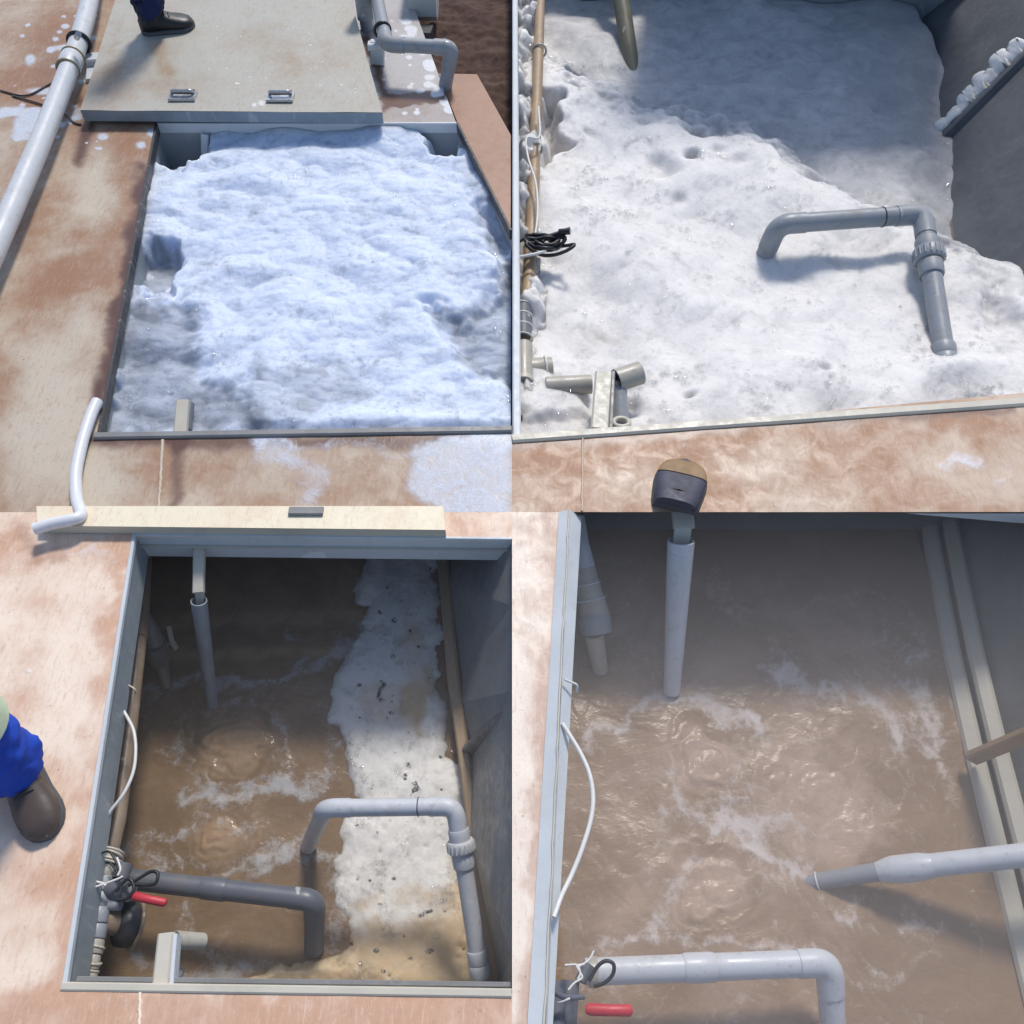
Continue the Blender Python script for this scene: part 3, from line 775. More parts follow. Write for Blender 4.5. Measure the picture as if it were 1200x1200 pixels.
def leg(parent, ankle, knee, hip, r0, cloth, hem_z, band=None):
    pts = spline([ankle + V3(0, 0, .07), lerp(ankle, knee, .5), knee, lerp(knee, hip, .5), hip], 6); K = len(pts)
    MB().loft(pts, [r0 * .55 + r0 * .35 * k / K for k in range(K)], 18).build('body', M['skin'], parent)
    pts = [p for p in pts if p.z > hem_z]; pts = [lerp(ankle, knee, (hem_z - ankle.z) / (knee.z - ankle.z))] + pts
    K = len(pts) * 4; fine = [lerp(pts[int(i)], pts[min(int(i) + 1, len(pts) - 1)], i - int(i)) for i in np.linspace(0, len(pts) - 1.001, K)]
    b = MB(); b.loft(fine, [r0 * (1.12 + .3 * k / K + .02 * math.sin(k * .83)) for k in range(K)], 40)
    for p in b.v:
        c_ = Vector((ankle.x, ankle.y, p.z)); q = (p - c_); an_ = math.atan2(q.y, q.x)
        p += q.normalized() * (.014 * float(noise(an_ * 1.3 + 7, p.z * 13)) + .010 * float(noise(an_ * 2.1 + p.z * 9, p.z * 22 + an_ * 3)))
    b.build('trousers', cloth, parent)
    if band:
        p = fine[2]; q = fine[7]
        MB().loft(fine[int(K * .34):int(K * .46)], r0 * 1.5, 28).build('trouser_band', band, parent)

# person on the cream lid (black shoe, navy trousers)
toe, heel = P(229, 30, LZ), P(166, 39, LZ)
pe = thing('person', heel + V3(.05, 0, 0), 'worker in black safety shoe and navy trousers on the cream lid', 'person')
ax, L = foot(pe, toe, heel, .125, .115, M['black_leather'], M['sole'], LZ, shaft=.17)
an = heel + ax * L * .27 + V3(0, .0, .02)
leg(pe, an, an + V3(.03, .03, .42), an + V3(.02, .10, .85), .062, M['navy_cloth'], LZ + .105)
# boot toe of the photographer on the orange deck
toe, heel = P(803, 543, 0), P(790, 604, 0); heel.y = .004
pb = thing('boot', heel, 'scuffed boot toe with tan cap and dark blue laces part on the orange deck', 'boot')
tmp = foot(pb, toe, heel, m(heel, 62), .062, M['navy_leather'], M['sole'], .002, cap=M['tan_leather'], backcut=True)
# person left of the half foamed tank (blue trousers, brown boot)
toe, heel = P(60, 984, 0), P(20, 884, 0)
pc = thing('person', heel, 'worker in bright blue trousers and worn brown boot on the pink deck', 'person')
ax, L = foot(pc, toe, heel, .118, .115, M['leather'], M['sole'], .001, shaft=.17)
an = heel + ax * L * .26 + V3(0, 0, .02)
leg(pc, an, an + V3(-.05, .03, .42), an + V3(-.10, .02, .85), .072, M['blue_cloth'], .085, M['lime_cloth'])

# ------------------------------------------------------------------ tank two
t2 = thing('treatment_tank', P(880, 300, -1.2), 'open tank with white foam, inverted pipe and dark ribbed right wall', 'tank')
wb = [P(1068, -120, -.5), P(1078, 30, -.45), P(1096, 175, -.42), P(1112, 290, -.38), P(1160, 520, -.34)]
rise = P(1200, 57, -.02) - P(1080, 178, -.44)
w = MB()
for p, q in zip(wb[:-1], wb[1:]):
    w.quad(p - rise * .8, q - rise * .8, q + rise * 1.05, p + rise * 1.05)
w.build('wall', M['dark_steel'], t2)
xr2 = (wb[1] + rise).x
MB().quad(V3(.0, YF - .3, -.002), V3(xr2 + .4, YF - .3, -.002), V3(xr2 + .4, YF - .3, -1), V3(.0, YF - .3, -1)).build('wall', M['blue_steel'], t2)
MB().quad(V3(.012, A2.y, -.003), V3(.012, YF - .3, -.003), V3(.012, YF - .3, -1), V3(.012, A2.y, -1)).build('wall', M['blue_steel'], t2)
Dx = D2 + (D2 - A2) * .6
w = MB(); w.quad(A2 + V3(0, 0, -.003), Dx + V3(0, 0, -.003), Dx + V3(0, 0, -.40), A2 + V3(0, 0, -.40))
w.build('wall', M['grey_steel'], t2)
MB().box(A2 + V3(.001, .004, .012), Dx + V3(0, .004, .012), .038, .06).build('rim', M['cream_steel'], t2)
MB().box(V3(.0165, A2.y + .01, .008), V3(.0165, YF - .3, .008), .03, .05).build('rim', M['pale_steel'], t2)
MB().quad(V3(xr2 - .1, .0, -.004), V3(XR, .0, -.004), V3(XR, YF, -.004), V3(xr2 - .1, YF, -.004))
rb = P(1080, 180, -.43)
MB().box(rb, rb + rise * 1.02, .05, .10, up=(-.75, .25, .6)).build('rib', M['dark_steel'], t2)
fl = MB()
for p, q in zip(wb[:-1], wb[1:]):
    fl.box(p + V3(.015, 0, .02), q + V3(.015, 0, .02), .06, .08, up=(-.5, 0, .8))
fl.build('ledge', steel_mat('dull_brown_steel', (.17, .13, .11), amount=.4), t2)

def foam2(I, J):
    X = .018 + (2.5 - .018) * I; Y = A2.y + .004 + (YF - .32 - A2.y) * J ** 1.15
    Y = Y + np.maximum(0, (D2.y - A2.y)) * (X / D2.x) * (1 - J)
    u, v = UV(X, Y, -.18)
    un, vn = u + 16 * fbm(X, Y, 5, 3, 3), v + 16 * fbm(X, Y, 5, 3, 9)
    z = -.15 + .045 * fbm(X, Y, 1.8, 2, 61) + .013 * billow(X, Y, 3.0, 2, 71, .36) + .0008 * billow(X, Y, 16, 2, 76, .5)
    z = z + .055 * sstep(v, 380, 490)
    ridge = sdpoly(un, vn, [(560, 60), (655, 85), (715, 115), (740, 128), (820, 145), (905, 160), (935, 190), (1000, 240), (1110, 285), (1300, 330), (1300, -400), (560, -400)])
    z = z - .16 * sstep(ridge, 18, -45)
    z = z - .05 * sstep(u, 1060, 1130) * sstep(v, 470, 300) - .08 * blob(un, vn, 1170, 360, 25, 40)
    z = z - .16 * sstep(sdpoly(un, vn, [(632, 110), (660, 120), (655, 170), (634, 190)]), 8, -8) - .12 * blob(un, vn, 680, 75, 14, 16)
    for cu, cv, r, d in ((810, 186, 7, .10), (780, 200, 16, .05), (840, 180, 9, .03), (960, 447, 8, .03), (805, 478, 6, .04), (770, 190, 10, .03), (862, 194, 9, .02), (795, 235, 8, .02)):
        z = z - d * blob(u, v, cu, cv, r, r * .6)
    z = z + .05 * blob(u, v, 1110, 446, 34, 16)
    z = z + .03 * sstep(sdpoly(un, vn, [(600, 430), (650, 445), (690, 470), (690, 500), (600, 505)]), 8, -8) - .06 * blob(un, vn, 725, 478, 16, 16)
    return X, Y, np.minimum(z, -.012)
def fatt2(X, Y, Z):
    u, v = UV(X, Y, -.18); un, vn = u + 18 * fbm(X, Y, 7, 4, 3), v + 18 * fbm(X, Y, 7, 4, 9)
    g = .3 * sstep(un - vn * .4, 930, 1060) + .55 * sstep(sdpoly(un, vn, [(700, 120), (820, 150), (905, 162), (960, 215), (1110, 285), (1300, 310), (1300, -400), (620, -400), (640, 70)]), 25, -25) + .5 * blob(un, vn, 645, 150, 16, 35) + .4 * blob(un, vn, 685, 70, 20, 20)  # grey over the far right also paints its shadow into the foam
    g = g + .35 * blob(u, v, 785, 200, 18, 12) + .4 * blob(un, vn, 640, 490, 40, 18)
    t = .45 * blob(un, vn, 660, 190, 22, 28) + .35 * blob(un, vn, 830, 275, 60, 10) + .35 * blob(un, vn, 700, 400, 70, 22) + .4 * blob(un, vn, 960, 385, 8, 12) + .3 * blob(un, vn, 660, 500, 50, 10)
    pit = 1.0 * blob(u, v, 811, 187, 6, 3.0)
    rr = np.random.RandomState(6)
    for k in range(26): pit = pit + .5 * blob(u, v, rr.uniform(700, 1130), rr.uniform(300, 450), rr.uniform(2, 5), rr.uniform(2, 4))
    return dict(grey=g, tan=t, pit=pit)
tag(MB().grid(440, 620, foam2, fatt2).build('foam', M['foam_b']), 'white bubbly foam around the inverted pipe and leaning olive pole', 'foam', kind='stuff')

def bubbles(X, Y, Z, wt, n, r0, r1, seed, name, label):
    """clusters of single soap bubbles sitting in the foam skin"""
    rr = np.random.RandomState(seed)
    X, Y, Z, wt = X.ravel(), Y.ravel(), Z.ravel(), np.clip(wt.ravel(), 0, None)
    idx = rr.choice(len(X), n, p=wt / wt.sum())
    bm = bmesh.new(); bmesh.ops.create_icosphere(bm, subdivisions=2, radius=1)
    bv = np.array([v.co[:] for v in bm.verts]); bf = np.array([[v.index for v in f.verts] for f in bm.faces]); bm.free()
    r = r0 + (r1 - r0) * rr.rand(n) ** 3
    c = np.stack([X[idx] + rr.normal(0, .004, n), Y[idx] + rr.normal(0, .004, n), Z[idx] + .15 * r], 1)
    off = c.mean(0)
    v = (c[:, None, :] - off + bv[None] * r[:, None, None]).reshape(-1, 3)
    f = (bf[None] + (np.arange(n) * len(bv))[:, None, None]).reshape(-1, 3)
    me = bpy.data.meshes.new(name)
    me.vertices.add(len(v)); me.vertices.foreach_set('co', v.astype(np.float32).ravel())
    me.loops.add(f.size); me.loops.foreach_set('vertex_index', f.ravel().astype(np.int32))
    me.polygons.add(len(f)); me.polygons.foreach_set('loop_start', (np.arange(len(f)) * 3).astype(np.int32))
    me.polygons.foreach_set('use_smooth', np.ones(len(f), bool)); me.update(calc_edges=True)
    me.materials.append(M['bubble'])
    o = bpy.data.objects.new(name, me); COL.objects.link(o); o.location = off
    return tag(o, label, 'bubbles', kind='stuff')
mt = bpy.data.materials.new('soap_bubble'); mt.use_nodes = True; nt = mt.node_tree; nt.nodes.clear()
o_ = nt.nodes.new('ShaderNodeOutputMaterial'); mx = nt.nodes.new('ShaderNodeMixShader'); tr = nt.nodes.new('ShaderNodeBsdfTransparent')
gl = nt.nodes.new('ShaderNodeBsdfGlossy'); lw = nt.nodes.new('ShaderNodeLayerWeight'); mr = nt.nodes.new('ShaderNodeMapRange')
tr.inputs[0].default_value = (.985, .985, .985, 1); gl.inputs['Roughness'].default_value = .04
lw.inputs[0].default_value = .35; mr.inputs[3].default_value = .05; mr.inputs[4].default_value = .55
nt.links.new(lw.outputs['Facing'], mr.inputs[0]); nt.links.new(mr.outputs[0], mx.inputs[0])
nt.links.new(tr.outputs[0], mx.inputs[1]); nt.links.new(gl.outputs[0], mx.inputs[2]); nt.links.new(mx.outputs[0], o_.inputs[0])
M['bubble'] = mt

def sample(fn, nx, ny):
    J, I = np.meshgrid(np.linspace(0, 1, ny), np.linspace(0, 1, nx), indexing='ij'); return fn(I, J)
X, Y, Z = sample(foam2, 300, 420); u, v = UV(X, Y, Z)
cl = np.clip(fbm(X, Y, 7, 4, 310) + .25, 0, 1) ** 2
wt = (.25 + 1.5 * np.exp(-((v - 468 + .03 * (u - 900)) / 32) ** 2) + .9 * blob(u, v, 690, 170, 60, 110) + .8 * blob(u, v, 860, 250, 120, 40) + .5 * blob(u, v, 1100, 420, 60, 60)) * cl * (v < 505) * (v > 60) * (u < 1175)
bubbles(X, Y, Z, wt, 4600, .0025, .012, 5, 'foam_bubbles', 'glinting soap bubbles scattered over the white bubbly foam')
X, Y, Z = sample(foam1, 300, 300); u, v = UV(X, Y, Z)
cl = np.clip(fbm(X, Y, 7, 4, 320) + .2, 0, 1) ** 2
inside = (sdpoly(u, v, [(118, 508), (184, 150), (530, 150), (598, 280), (598, 500)]) < -2)
bubbles(X, Y, Z, (.4 + .6 * sstep(v, 250, 450)) * cl * inside, 2200, .0025, .008, 6, 'foam_bubbles', 'small glinting bubbles in the bluish white foam')

# clumps of foam stuck to left wall, rib
def clumps(name, items, mat, label):
    b = MB()
    for c, r in items:
        bm = bmesh.new(); bmesh.ops.create_icosphere(bm, subdivisions=4, radius=1)
        sd = random.random() * 50
        vs = []
        for vtx in bm.verts:
            n_ = vtx.co
            k = 1 + .34 * float(noise(n_.x * 1.4 + sd, n_.y * 1.4 + n_.z * 1.3)) + .09 * float(noise(n_.x * 4 + sd, n_.y * 4 - n_.z * 3))
            vs.append(Vector(c) + Vector((n_.x * r[0], n_.y * r[1], n_.z * r[2])) * k)
        b.add(vs, [tuple(x.index for x in f.verts) for f in bm.faces], True); bm.free()
    return tag(b.build(name, mat), label, 'foam', kind='stuff')
def strip2(I, J):
    y0, y1 = A2.y + .02, YF - .36
    Y = y0 + (y1 - y0) * J; u, v = UV(.06, Y, -.08)
    X = .034 + (.105 + .04 * noise(Y * 6, Y * 0 + 3.3)) * I
    lump = fbm(X * 1.2, Y, 5.5, 3, 140)
    gap = np.maximum(blob(0 * v, v, 0, 66, 1, 26), np.maximum(.8 * blob(0 * v, v, 0, 215, 1, 22), .9 * blob(0 * v, v, 0, 275, 1, 14)))
    gap = np.maximum(gap, sstep(v, 330, 420))
    z = -.16 + .11 * sstep(lump, -.6, .6) * (1 - gap * sstep(I, .05, .9)) + .010 * billow(X, Y, 10, 2, 142, .5) - .05 * I ** 3
    return X, Y, np.minimum(z, .03)
tag(MB().grid(26, 900, strip2, lambda X, Y, Z: dict(grey=.25 + .5 * fbm(X, Y, 8, 3, 9), tan=.2 + 0 * X, pit=.2 + .3 * fbm(X, Y, 20, 2, 4))).build('foam_clump', M['foam_b']), 'wet foam clumps clinging along the blue left wall of the white foam tank', 'foam', kind='stuff')
cs, rs = [], []
for k in range(160):
    t = .04 + .99 * k / 159
    n_ = float(noise(k * .085, 4.4)) + .35 * float(noise(k * .21, 8.1))
    r = max(.006, (.010 + .020 * t) * (1 + .45 * n_))
    cs.append(rb + rise * t + V3(-.008, .04 + .012 * n_, .0 + .2 * r)); rs.append((r * 1.9, r * .8))
fb_ = MB().loft(cs, rs, 28)
for p in fb_.v:
    p += V3(float(noise(p.x * 11 + p.z * 9, p.y * 11)), float(noise(p.x * 11, p.y * 11 + p.z * 9 + 5)), float(noise(p.x * 9 + 3, p.z * 9 + p.y * 8))) * .007
tag(fb_.build('foam_clump', M['foam_b']), 'foam left sitting on the slanting rib of the dark wall', 'foam', kind='stuff')

# brown wall pipe and thin cable at the left of tank two
wp = thing('wall_pipe', P(628, 150, -.12), 'brown stained pipe running along the blue left wall behind foam clumps', 'pipe')
MB().loft([P(634, -30, -.12), P(631, 60, -.12), P(627, 170, -.12), P(622, 300, -.12), P(613, 410, -.12)], [m(P(630, 60), 6), m(P(630, 60), 6.5), m(P(627, 170), 7), m(P(622, 300), 8), m(P(613, 410), 9)], 20).build('pipe', M['tan_steel'], wp)
for k in (60, 175, 290):
    p = P(632 - (k - 60) * .04, k, -.12)
    pts, rr = torus(p, (0, 1, 0), m(p, 8), .006); MB().loft(pts, rr, 8, False).build('pipe_ring', M['pvc_beige'], wp)
tag(MB().loft(spline([P(631, 125, -.03), P(632, 160, -.03), P(617, 162, -.03), P(619, 185, -.03), P(628, 215, -.03), P(630, 250, -.03), P(625, 285, -.04), P(618, 300, -.05)]), .005, 8).build('cable', M['cable_white']), 'thin pale cable hanging along the brown wall pipe', 'cable')

# leaning olive pole
pl = thing('olive_pole', P(745, 106, -.36), 'olive stained pole leaning into the shaded foam', 'pole')
MB().loft([P(718, -60, -.02), P(746, 112, -.42)], [m(P(725, 20), 12), m(P(745, 100), 10)], 24).build('pipe', M['pvc_olive'], pl)

# inverted u pipe of tank two
def u_pipe(name, start, c1, c2, end, zs, wpx, mat, label, union=(.16, .24), lower=(.82, .93), pm=None):
    p0, p1, p2, p3 = P(*start, zs[0]), P(*c1, zs[1]), P(*c2, zs[2]), P(*end, zs[3])
    r = m(p2, wpx / 2)
    t = thing(name, p3, label, 'pipe')
    pipe_elbows(t, [p0, p1, p2, p3], r, mat, fr=r * 1.9, sock=1.08)
    a, b = p2, p3
    collar(t, a, b, union[0] - .06, union[0] + .01, r * 1.22, mat)
    un = bpy.data.objects.new('union_nut', None)
    q0, q1 = lerp(a, b, union[0]), lerp(a, b, union[1])
    nut = MB().loft([q0, lerp(q0, q1, .12), lerp(q0, q1, .85), q1], [r * 1.45, r * 1.55, r * 1.55, r * 1.4], 24)
    d = (q1 - q0).normalized(); o_ = d.orthogonal().normalized(); w_ = d.cross(o_)
    for k in range(18):
        an = 2 * math.pi * k / 18; off = (o_ * math.cos(an) + w_ * math.sin(an)) * r * 1.56
        nut.loft([lerp(q0, q1, .15) + off, lerp(q0, q1, .82) + off], r * .1, 6)
    nut.build('union_nut', pm or mat, t)
    collar(t, a, b, union[1], union[1] + .08, r * 1.25, mat)
    collar(t, a, b, lower[0], lower[0] + (lower[1] - lower[0]) * .5, r * 1.2, mat)
    collar(t, a, b, lower[0] + (lower[1] - lower[0]) * .52, lower[1], r * 1.28, mat)
    ring(t, p1, p2, .72, r * 1.03, r * .06, M['gasket'], 'joint_line')
    return t
u_pipe('dip_pipe', (888, 318), (912, 263), (1081, 251), (1113, 458), (-.26, -.02, -.02, -.20), 22, M['pvc'], 'grey inverted pipe with union nut standing in thick white foam', (.22, .29), (.76, .88))

shade_lid = thing('hatch_lid', V3(1.75, YF - .34, 0), 'unseen tall grey lid added behind the foam to shade it', 'lid')  # added out of view, only to cast shade on the far foam
MB().box(V3(.85, YF - .33, 1.95), V3(2.7, YF - .33, 1.95), .05, 2.15).build('shade_panel', M['blue_steel'], shade_lid)
for xx in (1.1, 2.3):
    MB().box(V3(xx, YF - .36, 1.8), V3(xx, YF - .36, .1), .06, .012, up=(0, -1, 0)).build('stiffener', M['blue_steel'], shade_lid)

# cable bundle, valve parts and bracket of tank two
cb = thing('cable_bundle', P(640, 288, -.08), 'tangled black cable coil lying on white foam at the left wall', 'cable')
for k in range(6):
    c = P(640 + random.uniform(-6, 6), 286 + random.uniform(-5, 5), -.04)
    pts = [c + V3(math.cos(an) * (.055 + .012 * k % .03) * (1 + .3 * math.sin(2 * an + k)), math.sin(an) * .035 * (1 + .3 * math.cos(an * 3 + k)), .02 * math.sin(an * 2 + k)) for an in np.linspace(0, 2 * math.pi, 26)]
    MB().loft(pts, .0075, 8).build('loop', M['black'], cb)
MB().loft(spline([P(603, 287, -.04), P(615, 279, -.03), P(628, 280, -.03), P(645, 276, -.02), P(668, 268, -.01)]), .008, 8).build('loop', M['black'], cb)
MB().loft([P(655, 272, -.01), P(668, 271, .0)], .014, 10).build('plug', M['black'], cb)
MB().loft(spline([P(604, 302, -.04), P(625, 298, -.03), P(640, 294, -.03)]), .006, 8).build('loop', M['pvc_beige' if 0 else 'cable_white'], cb)

vf = thing('valve_fitting', P(622, 440, -.15), 'foam splashed beige valve and coupling in the near left tank corner', 'valve')
MB().loft([P(604.5, 418, -.08), P(612, 462, -.08)], m(P(612, 440), 10), 22).build('body', M['pvc_beige'], vf) if False else None
xx = P(614, 440, -.10)
MB().loft([xx + V3(0, .16, 0), xx + V3(0, -.02, 0)], .035, 22).build('body', M['pvc_beige'], vf)
MB().loft([xx + V3(0, -.02, 0), xx + V3(0, -.04, 0)], .038, 22).build('flange', M['cream_steel'], vf)
MB().loft([xx + V3(.03, .06, -.03), xx + V3(.11, .07, -.03)], [.045, .042], 22).build('coupling', M['pvc_beige'], vf)
pts, rr = torus(xx + V3(.085, .067, -.03), (1, .1, 0), .046, .005); MB().loft(pts, rr, 8, False).build('clamp', M['cable_white'], vf)
MB().loft([P(606, 486, -.12), P(606, 490, -.08)], .02, 16).build('plug', M['black'], vf)
MB().loft([xx + V3(0.0, .20, .01), xx + V3(0, .42, .0)], [.03, .033], 20).build('body', M['pvc_dark'], vf)
for k in range(4):
    pts, rr = torus(xx + V3(0, .20 + .06 * k, 0), (0.1, 1, .1), .036, .004); MB().loft(pts, rr, 6, False).build('cable_tie', M['cable_white'], vf)

b2 = thing('pipe_bracket', P(707, 500, -.02), 'cream channel bracket carrying a pale pipe stub at the foamy near rim', 'bracket')
MB().box(P(703, 501, -.002), P(708, 435, .012), m(P(705, 470), 21), .035).build('channel', M['cream_steel'], b2)
MB().box(P(716, 501, .004), P(719, 435, .012), .012, .05).build('flange', M['grey_steel'], b2)
MB().loft([P(722, 446, -.03), P(750, 437, -.03)], m(P(735, 440), 14), 24).build('pipe_stub', M['pvc_beige'], b2)
MB().loft([P(721.4, 446.3, -.03), P(722.4, 446, -.03)], m(P(735, 440), 12), 24).build('bore', M['black'], b2)
MB().loft([P(640, 453, -.10), P(693, 450, -.10)], m(P(670, 450), 12), 20).build('pipe', M['pvc_beige'], b2)
MB().loft([P(725, 455, -.05), P(727, 494, -.09)], m(P(725, 470), 10), 20).build('downpipe', M['pvc'], b2)
pts, rr = torus(P(728, 495, -.03), (0, .3, 1), .028, .009); MB().loft(pts, rr, 8, False).build('clip', M['cream_steel'], b2)

# ------------------------------------------------------------------ tank three
t3 = thing('treatment_tank', P(340, 900, -1.2), 'open tank of dark brown water half covered by a foam raft', 'tank')
SK = -.13
w = MB()
def skirt_att(X, Y, Z):
    u, v = UV(X, Y, Z)
    film = 1.1 * blob(u, v, 366, 656, 15, 8) + .5 * blob(u, v, 376, 650, 14, 8)
    rr = np.random.RandomState(2)
    for k in range(26): film = film + .9 * blob(u, v, rr.uniform(200, 590), rr.uniform(632, 660), rr.uniform(.5, 1.2), rr.uniform(1.5, 4))
    rust = .9 * blob(u, v, 174, 625, 4, 3) + .3 * stroke(u, v, [(157, 641), (600, 646)], 1.2)
    return dict(film=film, rust=rust)
def sk(I, J):
    X = B3.x * (1 - I) + 0 * I; Y = B3.y * (1 - I) + C3.y * I
    return X, Y, J * SK - .002
MB().grid(300, 30, sk, skirt_att).build('skirt', M['pale_steel'], t3)
p, q = B3 + V3(0, -.004, -.058), V3(-.001, C3.y - .004, -.058)
MB().box(p, q, .012, .006).build('skirt_ledge', M['cream_steel'], t3)
w = MB(); w.quad(A3 + V3(0, 0, -.002), B3 + V3(0, 0, -.002), B3 + V3(.004, 0, SK), A3 + V3(.004, 0, SK))
w.build('skirt', M['blue_steel'], t3)
MB().box(A3 + V3(0, 0, .003), B3 + V3(0, 0, .003), .012, .02).build('rim', M['pale_steel'], t3)
MB().box(B3 + V3(0, 0, .002), V3(-.001, C3.y, .002), .01, .02).build('rim', M['pale_steel'], t3)
MB().box(A3 + V3(-.005, .0, .006), V3(-.001, D3.y, .006), .02, .05).build('rim', M['cream_steel'], t3)
MB().box(A3 + V3(.02, .018, -.012), V3(-.001, D3.y + .02, -.012), .012, .01).build('rim', M['grey_steel'], t3)
# lower walls
aw, bw = V3(-1.85, A3.y, -.004), V3(-1.85, .3, -.004)
for a, b in ((aw, bw), (bw, V3(0, .3, -.004)), (V3(-1.85, A3.y, -.02), V3(0, D3.y, -.02))):
    MB().quad(a, b, b + V3(0, 0, -1), a + V3(0, 0, -1)).build('wall', M['grey_steel'], t3)
wl = [P(521, 640, Z3), P(535, 800, Z3), P(548, 890, Z3), P(584, 1158, Z3), P(590, 1210, Z3)]
w = MB()
for p, q in zip(wl[:-1], wl[1:]):
    pt, qt = V3(-.002, p.y, -.03), V3(-.002, q.y, -.03)
    pt = lerp(p, pt, 1); qt = lerp(q, qt, 1)
    w.quad(p + (p - pt) * .4, q + (q - qt) * .4, qt, pt)
w.build('wall', M['grey_steel'], t3)
MB().quad(V3(-.002, -1.6, -.03), V3(-.002, .3, -.03), V3(-.002, .3, -.004), V3(-.002, -1.6, -.004)).build('wall', M['grey_steel'], t3)
fl = MB()
for p, q, wd in zip(wl[:-1], wl[1:], (.045, .045, .045, .04)):
    fl.box(p + V3(-.012, 0, .075), q + V3(-.012, 0, .075), wd, .14, up=(-.25, 0, .9))
fl.build('ledge', M['tan_steel'], t3)
ra = P(540, 878, Z3 + .05); rb3 = V3(-.008, P(598, 822, -.06).y, -.08)
MB().box(ra, rb3, .03, .06, up=(-.6, .3, .7)).build('rib', M['dark_steel'], t3)

RAFT = [(418, 640), (514, 640), (522, 740), (528, 840), (538, 900), (556, 1000), (572, 1100), (584, 1165), (262, 1165), (240, 1152), (290, 1138), (330, 1128), (352, 1118), (378, 1112), (392, 1085), (402, 1050), (396, 1012), (384, 985), (400, 962), (418, 930), (404, 900), (388, 855), (378, 815), (388, 790), (412, 765), (424, 735), (420, 695)]
def foam3(I, J):
    X = (P(225, 1160, Z3).x) * (1 - I) + (-.004) * I
    Y = (D3.y - .01) * (1 - J) + .25 * J
    u, v = UV(X, Y, Z3); un, vn = u + 9 * fbm(X, Y, 9, 4, 3), v + 9 * fbm(X, Y, 9, 4, 9)
    sd = sdpoly(u + 20 * fbm(X, Y, 4.5, 4, 3), v + 14 * fbm(X, Y, 4.5, 4, 9), RAFT) + 2.2 * fbm(X, Y, 26, 3, 14)
    z = Z3 - .012 + .026 * sstep(sd, 5, -30) + .009 * sstep(sd, 4, -10) * (1 + .45 * billow(X, Y, 7, 2, 72, .4) + .10 * billow(X, Y, 34, 2, 78)) + .008 * fbm(X, Y, 4, 2, 12)
    z = z - .03 * sstep(u, 225 + 30, 225)
    z = z - .02 * blob(un, vn, 345, 1035, 10, 25)
    rr = np.random.RandomState(12)
    for k in range(60):
        cu, cv = rr.uniform(395, 560), rr.uniform(690, 1150); r = rr.uniform(2, 5)
        z = z - .005 * blob(u, v, cu, cv, r, r)
    return X, Y, z
def fatt3(X, Y, Z):
    u, v = UV(X, Y, Z3); un, vn = u + 14 * fbm(X, Y, 9, 4, 3), v + 14 * fbm(X, Y, 9, 4, 9)
    t = .10 + .8 * sstep(vn, 1050, 1110) + .5 * blob(un, vn, 480, 830, 25, 30) + .45 * blob(un, vn, 440, 830, 20, 20) + .5 * blob(un, vn, 500, 1050, 40, 14) + .5 * blob(un, vn, 535, 1050, 16, 60) + .35 * blob(un, vn, 430, 1050, 20, 10) + .45 * stroke(un, vn, [(480, 730), (500, 800), (490, 860)], 14) + .35 * blob(un, vn, 445, 870, 12, 10)
    g = .35 * sstep(vn, 740, 670) + .3 * sstep(sdpoly(un, vn, RAFT), -12, 2)
    pit = np.zeros_like(X)
    rr = np.random.RandomState(12)
    for k in range(110):
        cu, cv = rr.uniform(395, 560), rr.uniform(690, 1150); r = rr.uniform(1.5, 5.5)
        pit = pit + rr.uniform(.4, 1.0) * blob(u, v, cu, cv, r * .9, r * .7)
    pit = pit + .9 * stroke(u, v, [(452, 805), (446, 812), (444, 820)], 3) + .8 * stroke(un, vn, [(484, 915), (482, 932)], 5)
    return dict(grey=g, tan=t, pit=pit)
X, Y, Z = sample(foam3, 260, 420); u, v = UV(X, Y, Z)
cl = np.clip(fbm(X, Y, 9, 4, 330) + .1, 0, 1) ** 2
bubbles(X, Y, Z, cl * (sdpoly(u, v, RAFT) < 4) * (v > 672) * (v < 1150) * (Z > Z3 + .004), 1500, .0025, .008, 7, 'foam_bubbles', 'small bubbles in the tan and white foam raft')
tag(MB().grid(330, 560, foam3, fatt3).build('foam', M['foam_c']), 'white and tan foam raft over the right half of the dark brown water', 'foam', kind='stuff')

BOIL3 = [(272, 870, 60, 1.0), (264, 982, 50, .8)]
BOIL4 = [(832, 888, 66, 1.0), (832, 1042, 62, .9), (962, 925, 60, .5), (975, 770, 70, .4), (880, 690, 40, .3)]
def boil(X, Y, z, items):
    u, v = UV(X, Y, z); un, vn = u + 20 * fbm(X, Y, 5, 4, 203), v + 18 * fbm(X, Y, 5, 4, 209); h = 0
    for cu, cv, r, k in items:
        d = np.hypot(un - cu, (vn - cv) * 1.25) / r
        h = h + k * (.010 * np.exp(-(d / .55) ** 2) + .0022 * np.sin(d * 17) * np.exp(-((d - .55) / .45) ** 2) + .004 * np.exp(-((d - 1.0) / .10) ** 2))
    return h
def boil_paint(X, Y, z, items):
    u, v = UV(X, Y, z); un, vn = u + 22 * fbm(X, Y, 5, 5, 203), v + 20 * fbm(X, Y, 5, 5, 209); f = 0; t = 0
    for cu, cv, r, k in items:
        d = np.hypot(un - cu, (vn - cv) * 1.25) / r
        f = f + k * (.30 * np.exp(-((d - 1.05) / .14) ** 2) * (.5 + .8 * np.clip(fbm(X, Y, 5, 3, 230), -.6, 1)) + .12 * np.exp(-((d - .6) / .08) ** 2) - .25 * np.exp(-(d / .5) ** 2))
        t = t + k * (.55 * np.exp(-(d / .6) ** 2) - .2 * np.exp(-((d - .85) / .12) ** 2))
    return f, t
